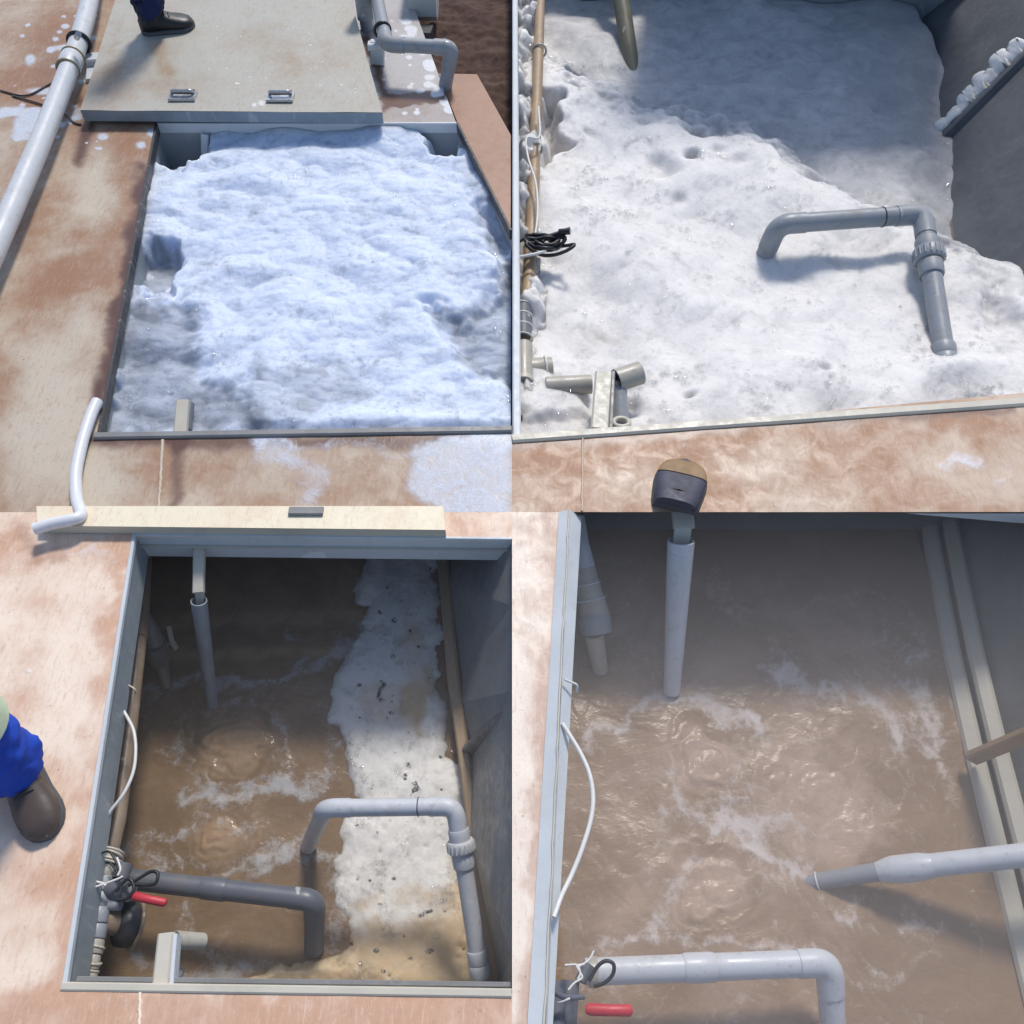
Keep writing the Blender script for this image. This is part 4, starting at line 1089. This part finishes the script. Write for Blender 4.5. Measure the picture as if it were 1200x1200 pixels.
def water3(I, J):
    X = -1.849 * (1 - I) + (-.0) * I; Y = (A3.y - .02) * (1 - J) + .299 * J
    return X, Y, Z3 + .004 * fbm(X, Y, 6, 4, 2) + boil(X, Y, Z3, BOIL3)
def wsw(X, Y, s=1.0):
    wx, wy = fbm(X, Y, 3.2 * s, 4, 101), fbm(X, Y, 3.2 * s, 4, 105)
    rid = 1 - np.abs(noise(X * 5 * s + 1.6 * wx, Y * 5 * s + 1.6 * wy, 7)) * 3.4
    rid2 = 1 - np.abs(noise(X * 13 * s + 2.2 * wx, Y * 13 * s + 2.2 * wy, 9)) * 3.6
    return np.clip(rid, 0, 1), np.clip(rid2, 0, 1)
def watt3(X, Y, Z):
    u, v = UV(X, Y, Z3); un, vn = u + 13 * fbm(X, Y, 8, 5, 3), v + 13 * fbm(X, Y, 8, 5, 9)
    r1, r2 = wsw(X, Y)
    f = .16 * r1 + .14 * r2
    low = sstep(v, 770, 820)
    f = f * (.25 + .75 * low)
    for q, w_, k in (([(155, 815), (200, 803), (260, 803), (330, 795), (400, 765), (420, 740)], 9, .65), ([(330, 690), (328, 735), (345, 745)], 9, .3), ([(340, 740), (400, 747)], 7, .35), ([(215, 935), (260, 935), (310, 922), (375, 930)], 11, .55), ([(165, 830), (180, 870), (215, 890)], 10, .25), ([(150, 980), (200, 985), (240, 965), (290, 975)], 10, .35), ([(270, 1020), (330, 1000), (365, 965)], 10, .4), ([(150, 1000), (180, 1010), (215, 1020)], 10, .45), ([(210, 1070), (240, 1110), (280, 1145)], 12, .4), ([(250, 1145), (330, 1130)], 12, .4), ([(300, 815), (370, 810), (380, 860)], 10, .25), ([(145, 1120), (200, 1140), (240, 1150)], 14, .4), ([(340, 1000), (385, 1010), (400, 1060), (390, 1100)], 14, .45), ([(340, 920), (390, 900), (390, 870)], 12, .4)):
        f = f + k * stroke(un, vn, q, w_)
    for cu, cv, rr_ in ((270, 872, 62), (262, 985, 50)):
        d = np.hypot((un - cu), (vn - cv) * 1.25); f = f + .16 * np.exp(-((d - rr_) / 9) ** 2) + .1 * np.exp(-((d - rr_ * .55) / 6) ** 2)
    t = .25 + .6 * blob(un, vn, 275, 868, 45, 26) + .45 * blob(un, vn, 265, 975, 45, 20) + .7 * stroke(u, v + .3 * (vn - v), [(180, 728), (425, 722)], 8) + .7 * stroke(u, v + .3 * (vn - v), [(180, 769), (400, 764)], 7) + .25 * sstep(v, 760, 690)  # two straight streaks paint reflections; far end lightened against the overhang's shade
    t = t + .12 * np.sin(np.hypot(un - 272, (vn - 870) * 1.2) * .35) * np.exp(-(np.hypot(un - 272, vn - 870) / 80) ** 2)
    bf, bt = boil_paint(X, Y, Z3, BOIL3); f = f + bf; t = t + bt
    return dict(film=f, tint=t)
o = MB().grid(480, 440, water3, watt3).build('water', M['water_a'])
struct(o, 'dark brown churning water left of the foam raft', 'water')

# pale lid at the top of the lower left quarter
lb = thing('hatch_lid', P(280, 615, 0), 'pale sunlit cream lid edge with a white hose across its corner', 'lid')
z_ = .042
k0, k1, k2, k3 = P(44, 616, z_), P(522, 621, z_), P(519, 600, z_), P(40, 600, z_)
k2.y = k3.y = -.006
def lf2(I, J):
    q = [k0[k] * (1 - I) * (1 - J) + k1[k] * I * (1 - J) + k2[k] * I * J + k3[k] * (1 - I) * J for k in range(3)]
    return q[0], q[1], q[2]
MB().grid(200, 12, lf2, lambda X, Y, Z: dict(rust=.25 + .3 * fbm(X, Y, 6, 3, 3))).build('top', M['lid_b'], lb)
e = MB()
for a, b in ((k0, k1), (k1, k2), (k2, k3), (k3, k0)):
    e.quad(a + V3(0, 0, -.001), b + V3(0, 0, -.001), V3(b.x, b.y, .002), V3(a.x, a.y, .002))
e.build('edge', M['cream_steel'], lb)
c = P(359, 601, z_); c.y = -.03
MB().box(c + V3(-.055, 0, .012), c + V3(.055, 0, .012), .03, .014).build('handle', M['grey_steel'], lb)

# standpipes (tank three and four)
def standpipe(top, foot_, zt, zf, wt, wf, bar0, bar1, zb0, zb1, bw_, label, mat, loc_label='standpipe'):
    a, b = P(*top, zt), P(*foot_, zf)
    t = thing('standpipe', b, label, 'pipe')
    ra_, rb_ = m(a, wt / 2), m(b, wf / 2)
    d = (b - a)
    tb = MB()
    n = 26
    cs = [a + d * t_ for t_ in (0, .25, .5, .75, 1)]
    tb.loft(cs, [ra_ + (rb_ - ra_) * k for k in (0, .25, .5, .75, 1)], n, caps=False)
    tb.loft([a, a + d * .1], [ra_ * .86, ra_ * .86], n, caps=False)
    tb.loft([a - d.normalized() * .001, a + d.normalized() * .001], [ra_ * .86, ra_], n, caps=False)
    tb.build('pipe', mat, t)
    MB().loft([a + d * .06, a + d * .061], ra_ * .9, n).build('bore', M['black'], t)
    s0, s1 = P(*bar0, zb0), P(*bar1, zb1)
    MB().box(s0, s1, m(s0, bw_), .025, up=(0, -.75, .65)).build('bracket', M['cream_steel'], t)
    s2 = a + d * .10 + V3(0, .0, 0)
    MB().box(s1 + V3(0, .008, -.012), s2, m(s0, bw_ * .8), .016, up=(0, -.75, .65)).build('bracket_tongue', M['cream_steel'], t)
    MB().loft([s2 + V3(0, -.004, .012), s2 + V3(0, -.004, -.01)], [ra_ * .7, ra_ * .45], 10).build('rust_tip', M['rust_steel'], t)
standpipe((233, 704), (249, 826), -.14, Z3, 19, 13, (232, 642), (231, 694), -.065, -.11, 13, 'grey standpipe on a cream bracket rising from dark brown water', M['pvc'])
standpipe((798, 634), (787, 812), -.10, Z4, 32, 19, (800, 596), (802, 617), -.045, -.06, 25, 'wide pale standpipe on a bracket in the swirling pinkish water', M['pvc_light'])

# left pipe run, branch valve
lp = thing('wall_pipe', P(150, 850, -.3), 'long brown stained pipe under the left skirt of the half foamed tank', 'pipe')
MB().loft([P(170, 655, -.28), P(166, 720, -.28), P(152, 850, -.28), P(138, 960, -.26), P(126, 1010, -.24)], [m(P(165, 700, -.28), 8), m(P(165, 720, -.28), 8.5), m(P(152, 850, -.28), 9), m(P(138, 960, -.26), 9.5), m(P(128, 1010, -.24), 10)], 20).build('pipe', M['pvc_brown'], lp)
a, b = P(166, 715, -.28), P(160, 775, -.28)
collar(lp, a, b, .1, .55, m(a, 10.5), M['pvc_brown'])
def branch(name, chain, z0, z1, mat, label, lever=None, ringm=None):
    t = thing(name, P(chain[-1][0], chain[-1][1], z1), label, 'valve')
    n = len(chain) - 1
    zz = [z0 + (z1 - z0) * k / n for k in range(n + 1)]
    prs = [(P(x, y, zz[k]), m(P(x, y, zz[k]), w_ / 2)) for k, (x, y, w_) in enumerate(chain)]
    return t, prs
t, pr = branch('valve', [(168, 724, 17), (176, 738, 20), (181, 754, 24), (184, 764, 28), (186, 772, 26), (188, 778, 16), (196, 806, 13)], -.3, Z3, None, 'murky grey valve branch dipping towards the brown water')
MB().loft([x[0] for x in pr[:3]], [x[1] for x in pr[:3]], 20).build('socket', M['valve_grey'], t)
MB().loft([x[0] for x in pr[2:5]], [pr[2][1] * 1.12, pr[3][1], pr[4][1]], 14).build('union_nut', M['valve_grey'], t)
MB().loft([x[0] for x in pr[5:]], [x[1] for x in pr[5:]], 18).build('pipe', M['pvc_brown'], t)
MB().box(P(197, 734, -.36), P(201, 752, -.38), .016, .008, up=(0, -.5, .8)).box(P(201, 752, -.38), P(206, 760, -.38), .018, .008, up=(0, -.5, .8)).box(P(192, 757, -.42), P(201, 753, -.38), .01, .008, up=(0, -.5, .8)).build('lever', M['pvc_beige'], t)

# cable loop over left edge of tank three
tag(MB().loft(spline([P(140, 826, -.12), P(150, 842, -.11), P(157, 858, -.10), P(159, 880, -.10), P(156, 905, -.10), P(145, 930, -.10), P(130, 950, -.11), P(121, 966, -.13)]), .0048, 8).build('cable', M['cable_white']), 'white cable looping along the left skirt above brown pipe', 'cable')
tag(MB().loft(spline([P(143, 803, -.13), P(150, 803, -.12), P(158, 808, -.12), P(159, 813, -.14)]), .003, 6).build('cable_tie', M['tie']), 'short pale cable tie around the brown wall pipe', 'cable tie')

# fittings stack at the near left corner
fs = thing('valve_assembly', P(125, 1090, -.25), 'stacked grey couplings with black flange and red lever in the tank corner', 'valve')
zf = -.16
line = [(131, 996), (128, 1014), (124, 1028), (121, 1046), (117, 1064), (114, 1084), (111, 1102), (108, 1120), (105, 1138), (102, 1153)]
wd = [22, 21, 24, 22, 24, 24, 23, 20, 20, 19]
prs = [P(x, y, zf) for x, y in line]
for k in range(len(prs) - 1):
    r0 = m(prs[k], wd[k] / 2)
    g_ = lerp(prs[k], prs[k + 1], .94)
    MB().loft([prs[k], lerp(prs[k], g_, .08), lerp(prs[k], g_, .92), g_], [r0 * .94, r0, r0, r0 * .94], 22).build('coupling', M['pvc' if k in (2, 3, 4, 5) else 'pvc_beige'], fs)
MB().loft([prs[1], prs[-1] + V3(0, -.02, 0)], m(prs[3], 8), 16).build('pipe', M['pvc_brown'], fs)
for (u_, v_, w_) in ((132, 998, 13), (131, 1003, 13), (130, 1008, 13), (129, 1012, 13), (110, 1109, 12), (106, 1128, 12), (104, 1137, 11)):
    p = P(u_, v_, zf); pts, rr = torus(p, (.15, 1, .25 * random.uniform(-1, 1)), m(p, w_), .0032)
    MB().loft(pts, rr, 6, False).build('cable_tie', M['tie'], fs)
# flange
f0 = P(120, 1080, zf - .02); fx = P(160, 1084, zf - .08)
dd = (fx - f0)
MB().loft([f0, lerp(f0, fx, .35), lerp(f0, fx, .45)], [m(f0, 13), m(f0, 14), m(f0, 15)], 22).build('neck', M['pvc_brown'], fs)
MB().loft([lerp(f0, fx, .40), lerp(f0, fx, .5), lerp(f0, fx, .8), lerp(f0, fx, .95)], [m(f0, 18), m(f0, 25), m(f0, 26), m(f0, 23)], 30).build('flange', M['gasket'], fs)
pts, rr = torus(lerp(f0, fx, .95), dd, m(f0, 25), .006); MB().loft(pts, rr, 8, False).build('flange_ring', M['pvc_brown'], fs)
MB().loft([P(140, 1030, zf), P(146, 1012, zf)], m(prs[2], 10), 18).build('valve_body', M['pvc_dark'], fs)
MB().loft([P(130, 1042, zf), P(152, 1044, zf + .02)], m(prs[2], 12), 18).build('valve_body', M['pvc_dark'], fs)
MB().loft([P(128, 1060, zf), P(142, 1060, zf)], m(prs[2], 7), 14).build('stem', M['pvc'], fs)
MB().loft([P(154, 1050, zf + .05), P(157, 1050, zf + .05), P(174, 1054, zf + .055), P(192, 1057.5, zf + .05), P(195, 1058, zf + .05)], [(m(fx, 3), .006), (m(fx, 5), .010), (m(fx, 4.6), .010), (m(fx, 4.8), .010), (m(fx, 3), .006)], 16).build('lever', M['red'], fs)
c3 = thing('cable_bundle', P(150, 1030, -.1), 'black looped cables and pale string above the red lever', 'cable')
for k, q in enumerate(([(135, 1045), (150, 1030), (157, 1040), (150, 1052), (138, 1055)], [(150, 1038), (165, 1028), (178, 1021), (185, 1024), (182, 1035), (170, 1037), (156, 1036)], [(128, 1010), (136, 1020), (142, 1035), (140, 1050)], [(118, 1000), (128, 998), (136, 1010), (139, 1020)])):
    MB().loft(spline([P(x, y, -.10) for x, y in q]), .0048 if k < 2 else .003, 8).build('loop', M['black'], c3)
for q in ([(110, 1040), (122, 1036), (138, 1030), (144, 1027)], [(112, 1033), (120, 1035), (124, 1038)], [(137, 1005), (141, 1018), (138, 1026)]):
    MB().loft(spline([P(x, y, -.095) for x, y in q]), .003, 8).build('string', M['cable_white'], c3)

# dark pipe
dk = thing('outlet_pipe', P(300, 1050, -.5), 'dark grey elbow pipe lying over brown water into the foam', 'pipe')
p0, p1, p2 = P(150, 1030, -.40), P(369, 1055, -.40), P(368, 1112, -.585)
r_ = m(p1, 12.0)
pipe_elbows(dk, [p0, p1, p2], r_, M['pvc_dark'], fr=r_ * 1.6, sock=1.07)
collar(dk, p0, p1, .40, .53, r_ * 1.1, M['pvc_dark'])
# inverted u pipe
u_pipe('dip_pipe', (361, 992), (381, 947), (533, 945), (567, 1166), (-.60, -.22, -.20, -.50), 20.5, M['pvc_light'], 'light grey inverted pipe with white union nut over the foam raft', (.18, .245), (.76, .90), M['white_plastic'])
# bracket
b3 = thing('pipe_bracket', P(190, 1150, -.1), 'cream channel bracket with a beige pipe stub over dark water', 'bracket')
MB().box(P(187, 1156, -.008), P(194, 1093, -.012), m(P(190, 1120), 20), .03).build('channel', M['cream_steel'], b3)
MB().box(P(200, 1156, -.004), P(205, 1094, -.006), .010, .04).build('flange', M['pale_steel'], b3)
MB().loft([P(205, 1102, -.06), P(238, 1103, -.12)], [m(P(205, 1102), 11), m(P(238, 1103), 9.5)], 24).build('pipe_stub', M['pvc_beige'], b3)
MB().loft([P(204.5, 1102, -.059), P(205.5, 1102, -.06)], m(P(205, 1102), 9.5), 24).build('bore', M['black'], b3)
MB().loft([P(203, 1150, -.06), P(212, 1138, -.16)], [m(P(205, 1145), 6), m(P(205, 1145), 5)], 16).build('downpipe', M['pvc'], b3)

# ------------------------------------------------------------------ tank four
t4 = thing('treatment_tank', P(900, 900, -1.2), 'open tank of swirling pinkish brown water with a cream ledge', 'tank')
R4a, R4b = P(667, 600, .018), P(638, 1200, .018)
I4a, I4b = P(681, 600, -.03), P(648, 1200, -.03)
I4a.y = R4a.y = -.002
ext = lambda a, b, k: b + (b - a) * k
rm = MB()
L4A = V3(L4a.x, -.002, .003); L4B = ext(V3(L4a.x, 0, .003), V3(L4b.x, L4b.y, .003), .5)
R4B, I4B = ext(R4a, R4b, .5), ext(I4a, I4b, .5)
nseg = 30
for k in range(nseg):
    f0_, f1_ = k / nseg, (k + 1) / nseg
    rm.quad(lerp(L4A, L4B, f0_), lerp(L4A, L4B, f1_), lerp(R4a, R4B, f1_), lerp(R4a, R4B, f0_))
rm.build('rim', M['pale_steel'], t4)
MB().quad(R4a + V3(.002, 0, -.002), R4B + V3(.002, 0, -.002), I4B, I4a).build('skirt', M['pale_steel'], t4)
MB().quad(I4a + V3(0, 0, -.001), I4B + V3(0, 0, -.001), I4B + V3(-.03, 0, -1), I4a + V3(-.03, 0, -1)).build('wall', M['pale_steel'], t4)
for uu in (.3,):
    MB().loft([lerp(R4a, R4B, k / 60) + V3(random.uniform(-.002, .002), 0, .002) for k in range(61)], .003, 6).build('weld_bead', M['cream_steel'], t4)
for yy in (.3, n4.y + .001):
    MB().quad(V3(.03, yy, -.004), V3(2.4, yy, -.004), V3(2.4, yy, -1), V3(.03, yy, -1)).build('wall', M['grey_steel'], t4)
fr = MB()
f0_, f1_ = P(1062, 600.5, 0), P(1200, 616, 0)
fr.add([V3(f0_.x, -.003, -.004), V3(P(1330, 600).x, -.003, -.004), V3(P(1330, 600).x, -.003, -.10), V3(P(1200, 600).x, -.003, -.058)], [(0, 1, 2, 3)])
fr.build('rim', M['pale_steel'], t4)
wl4 = [P(1070, 560, Z4), P(1082, 645, Z4), P(1104, 770, Z4), P(1130, 890, Z4), P(1156, 1000, Z4), P(1184, 1118, Z4), P(1215, 1250, Z4)]
rise4 = P(1240, 838, -.05) - P(1132, 884, -.48)
w = MB()
for p, q in zip(wl4[:-1], wl4[1:]):
    w.quad(p - rise4 * .4 + V3(.13, 0, 0), q - rise4 * .4 + V3(.13, 0, 0), q + rise4 * 1.15 + V3(.13, 0, 0), p + rise4 * 1.15 + V3(.13, 0, 0))
w.build('wall', M['grey_steel'], t4)
for off, wd_, z_, mt in ((.028, .06, .025, 'cream_steel'), (.088, .055, .075, 'cream_steel')):
    fl = MB()
    for p, q in zip(wl4[:-1], wl4[1:]):
        fl.box(p + V3(off, 0, z_), q + V3(off, 0, z_), wd_, .10, up=(-.35, 0, .9))
    fl.build('ledge', M[mt], t4)
r0_ = P(1131, 884, Z4 + .06)
MB().box(r0_, r0_ + rise4 * 1.05, .03, .05, up=(-.6, .3, .7)).build('rib', M['tan_steel'], t4)

def water4(I, J):
    X = .05 + 1.55 * I; Y = (n4.y) * (1 - J) + .2995 * J
    r1, r2 = wsw(X, Y, .9)
    return X, Y, Z4 + .007 * fbm(X, Y, 4, 3, 2) - .0012 * r2 + boil(X, Y, Z4, BOIL4)
def watt4(X, Y, Z):
    u, v = UV(X, Y, Z4); un, vn = u + 16 * fbm(X, Y, 7, 5, 3), v + 16 * fbm(X, Y, 7, 5, 9)
    r1, r2 = wsw(X, Y, .9)
    act = sstep(v, 640, 800)
    f = (.20 * r1 + .18 * r2 + .10 + .22 * fbm(X, Y, 3, 3, 88)) * (.15 + .85 * act) - .05
    for q, w_, k in (([(695, 660), (735, 655), (748, 690), (735, 700)], 9, .3), ([(838, 680), (850, 710), (880, 730), (912, 752), (920, 790)], 11, .35), ([(940, 715), (985, 690), (1030, 688), (1065, 715), (1078, 770)], 8, .28), ([(930, 745), (1000, 742), (1075, 760)], 6, .2), ([(905, 780), (935, 805), (1000, 812), (1030, 835), (1060, 870)], 10, .5), ([(690, 865), (735, 838), (790, 815), (850, 835), (895, 850)], 9, .6), ([(780, 900), (790, 950), (850, 965), (920, 960)], 9, .4), ([(860, 965), (890, 990), (925, 1010), (945, 1030)], 10, .5), ([(700, 985), (720, 960), (770, 965)], 9, .25), ([(750, 1100), (770, 1060), (790, 1035), (815, 1015)], 9, .4), ([(700, 1110), (760, 1105), (830, 1110), (960, 1110)], 7, .45), ([(1075, 800), (1090, 850), (1110, 900), (1120, 950)], 8, .45), ([(960, 1060), (1000, 1080), (1015, 1050)], 7, .35), ([(1060, 1085), (1075, 1095), (1100, 1085)], 7, .4), ([(1140, 1080), (1155, 1120)], 8, .35), ([(1020, 1130), (1060, 1140), (1090, 1125)], 8, .3), ([(990, 1150), (1010, 1160), (1060, 1150)], 8, .25)):
        f = f + k * stroke(un, vn, q, w_)
    t = .40 + .2 * fbm(X, Y, 4, 4, 44)
    t = t + .45 * sstep(sdpoly(un, vn, [(900, 880), (1000, 870), (1030, 920), (1020, 1000), (960, 1010), (905, 960)]), 16, -16) + .3 * blob(un, vn, 830, 890, 50, 35) + .25 * blob(un, vn, 850, 1050, 70, 40) - .35 * sstep(v, 760, 640) - .45 * sstep(un + .3 * (vn - 900), 1020, 1090) - .3 * blob(un, vn, 960, 790, 60, 30) - .25 * sstep(un, 720, 680)
    bf, bt = boil_paint(X, Y, Z4, BOIL4); f = f + bf; t = t + bt
    return dict(film=f, tint=t)
struct(MB().grid(440, 520, water4, watt4).build('water', M['water_b']), 'pinkish brown swirling water with lacy scum', 'water')

# fittings on the left of tank four
lf = thing('valve_fitting', P(700, 780, Z4), 'grey reducer and ring nut dipping into swirling water by the pale rim', 'valve')
a_ = [(676, 606, 18, -.2), (681, 640, 20, -.24), (686, 665, 24, -.28)]
MB().loft([P(x, y, z) for x, y, w_, z in a_], [m(P(x, y, z), w_ / 2) for x, y, w_, z in a_], 22).build('pipe', M['pvc_light'], lf)
a_ = [(684, 662, 25, -.28), (689, 688, 30, -.32), (695, 712, 34, -.36), (697, 722, 36, -.38)]
MB().loft([P(x, y, z) for x, y, w_, z in a_], [m(P(x, y, z), w_ / 2) for x, y, w_, z in a_], 26).build('reducer', M['pvc_beige'], lf)
for (x, y, z) in ((688, 684, -.315), (692, 702, -.345)):
    p = P(x, y, z); pts, rr = torus(p, P(697, 722, -.38) - P(684, 662, -.28), m(p, 15.5 + (y - 684) * .1), .003); MB().loft(pts, rr, 8, False).build('joint_line', M['pvc_light'], lf)
MB().loft([P(696, 722, -.38), P(697, 728, -.388), P(699, 736, -.40), P(700, 742, -.41)], [m(P(697, 722, -.38), 19), m(P(697, 722, -.38), 19.5), m(P(697, 722, -.38), 18.5), m(P(697, 722, -.38), 17.5)], 28).build('ring_nut', M['pvc'], lf)
MB().loft([P(696, 742, -.41), P(704, 786, Z4)], [m(P(696, 742, -.41), 11.5), m(P(704, 786, Z4), 9)], 22).build('pipe', M['pvc_beige'], lf)

tag(MB().loft(spline([P(659, 848, -.0), P(668, 862, .0), P(681, 884, .0), P(691, 908, .0), P(695, 935, .0), P(692, 962, .0), P(682, 995, .0), P(670, 1025, .0), P(658, 1050, .01), P(649, 1075, .022)]), .0062, 10).build('cable', M['cable_white']), 'thick white cable bowing out from the pale rim over swirling water', 'cable')
tag(MB().loft(spline([P(661, 796, .02), P(668, 799, .01), P(676, 803, .0), P(676, 811, -.02)]), .0035, 8).build('cable_tie', M['cable_white']), 'short white tie end poking over the pale rim', 'cable tie')

hp_ = thing('outlet_pipe', P(830, 1130, -.4), 'pale grey elbow pipe along the bottom of the swirling water', 'pipe')
p0, p1, p2 = P(686, 1139, -.36), P(972, 1128, -.36), P(978, 1250, -.54)
r_ = m(p1, 15)
pipe_elbows(hp_, [p0, p1, p2], r_, M['pvc_light'], fr=r_ * 1.6, sock=1.07)
collar(hp_, p0, p1, .40, .53, r_ * 1.1, M['pvc_light'])
MB().loft([P(690, 1139, -.36), P(700, 1139, -.36)], r_ * 1.12, 22).build('coupling', M['pvc_beige'], hp_)

ip = thing('inlet_pipe', P(1050, 1015, -.4), 'pale coupled pipe slanting from the right ledge down into swirling water', 'pipe')
p0, p1, p2 = P(945, 1035, Z4 - .02), P(1040, 1020, -.46), P(1210, 1001, -.30)
MB().loft([p0, p1], [m(p0, 9.5), m(p0, 10.5)], 22).build('pipe', M['pvc'], ip)
MB().loft([lerp(p1, p0, .12), p1, lerp(p1, p2, .04), lerp(p1, p2, .24), lerp(p1, p2, .32)], [m(p1, 11), m(p1, 14), m(p1, 15.5), m(p1, 15.5), m(p1, 13)], 24).build('coupling', M['pvc_light'], ip)
MB().loft([lerp(p1, p2, .3), p2, ext(p1, p2, .6)], [m(p1, 13)] * 3, 24).build('pipe', M['pvc_light'], ip)
ring(ip, p0, p1, .14, m(p0, 10), .003, M['cable_white'], 'joint_line')

c4 = thing('cable_bundle', P(680, 1150, -.25), 'grey cable loop and white string tangle by the pale rim', 'cable')
MB().loft(spline([P(690, 1150, -.2), P(700, 1133, -.19), P(710, 1126, -.18), P(719, 1130, -.18), P(718, 1142, -.19), P(708, 1152, -.2), P(696, 1156, -.21)]), .005, 8).build('loop', M['gasket'], c4)
MB().loft(spline([P(645, 1158, -.1), P(655, 1166, -.12), P(668, 1169, -.14), P(684, 1168, -.16)]), .007, 8).build('loop', M['pvc_dark'], c4)
for q in ([(662, 1131), (676, 1131), (680, 1140), (682, 1146), (673, 1152), (666, 1160)], [(676, 1134), (690, 1125), (696, 1114)], [(677, 1148), (680, 1140), (676, 1132), (685, 1130)], [(645, 1163), (648, 1170), (655, 1174), (668, 1170)]):
    MB().loft(spline([P(x, y, -.13) for x, y in q]), .0028, 8).build('string', M['cable_white'], c4)
v4 = thing('valve_assembly', P(680, 1175, -.3), 'grey valve block with a red lever under the white string', 'valve')
MB().loft([P(668, 1150, -.24), P(664, 1215, -.24)], m(P(668, 1160, -.24), 11), 20).build('valve_body', M['pvc_dark'], v4)
MB().loft([P(690, 1130, -.22), P(680, 1150, -.22)], m(P(680, 1140, -.22), 7), 16).build('valve_body', M['pvc_dark'], v4)
MB().loft([P(652, 1150, -.2), P(652, 1230, -.2)], m(P(668, 1160, -.24), 10), 20).build('coupling', M['pvc_dark'], v4)
MB().loft([P(686, 1183, -.2), P(692, 1183, -.2), P(716, 1184, -.2), P(738, 1184, -.2), P(741, 1184, -.2)], [(m(fx, 4), .008), (m(fx, 6.5), .012), (m(fx, 6), .012), (m(fx, 6.2), .012), (m(fx, 4), .008)], 16).build('lever', M['red'], v4)

# ------------------------------------------------------------------ thin steam inside tank four
mt = bpy.data.materials.new('steam'); mt.use_nodes = True; nt = mt.node_tree; nt.nodes.clear()
out = nt.nodes.new('ShaderNodeOutputMaterial'); pv = nt.nodes.new('ShaderNodeVolumePrincipled')
pv.inputs['Color'].default_value = (.93, .92, .92, 1); pv.inputs['Density'].default_value = .46; pv.inputs['Anisotropy'].default_value = .1
nt.links.new(pv.outputs[0], out.inputs['Volume'])
def steam(x0, x1, y0, y1, z0, z1, mt, label):
    b = MB()
    vs_ = [V3(x, y, z) for z in (z0, z1) for x, y in ((x0, y0), (x1, y0), (x1, y1), (x0, y1))]
    b.add(vs_, [(0, 1, 2, 3), (4, 5, 6, 7), (0, 1, 5, 4), (1, 2, 6, 5), (2, 3, 7, 6), (3, 0, 4, 7)])
    tag(b.build('steam', mt), label, 'steam', kind='stuff')
steam(.13, 1.9, n4.y + .02, .28, Z4 + .03, -.012, mt, 'thin pale steam hanging over the swirling pinkish water')
mt2 = mt.copy(); mt2.name = 'faint_steam'
for nd in mt2.node_tree.nodes:
    if nd.type == 'PRINCIPLED_VOLUME': nd.inputs['Density'].default_value = .13
steam(-1.8, -.03, D3.y + .02, .28, Z3 + .07, -.012, mt2, 'faint steam hanging over the dark brown water and foam raft')

# ------------------------------------------------------------------ light, sky, camera
EL, AZ = math.radians(52), math.radians(14)
world = bpy.data.worlds.new('World'); sc.world = world; world.use_nodes = True
nt = world.node_tree; bg = nt.nodes['Background']
sky = nt.nodes.new('ShaderNodeTexSky'); sky.sky_type = 'NISHITA'; sky.sun_disc = False
sky.sun_elevation = EL; sky.sun_rotation = AZ
nt.links.new(sky.outputs[0], bg.inputs[0]); bg.inputs[1].default_value = .15
sun = bpy.data.lights.new('Sun', 'SUN'); sun.energy = 2.9; sun.angle = math.radians(9); sun.color = (1, .955, .89)
so = bpy.data.objects.new('Sun', sun); COL.objects.link(so)
to = Vector((math.sin(AZ) * math.cos(EL), math.cos(AZ) * math.cos(EL), math.sin(EL)))
so.rotation_euler = to.to_track_quat('Z', 'Y').to_euler(); so.location = to * 10
cam = bpy.data.cameras.new('Camera'); co = bpy.data.objects.new('Camera', cam); COL.objects.link(co)
co.location = (0, CY, H); co.rotation_euler = (math.pi / 2 - PITCH, 0, 0)
cam.sensor_width = 36; cam.lens = 36 * F / 1200; cam.clip_end = 1000; cam.clip_start = .05
sc.camera = co
sc.cycles.volume_bounces = 3; sc.cycles.max_bounces = 10; sc.cycles.transparent_max_bounces = 32
vs = sc.view_settings; vs.view_transform = 'Standard'; vs.look = 'None'; vs.exposure = 0; vs.gamma = 1; vs.use_curve_mapping = False
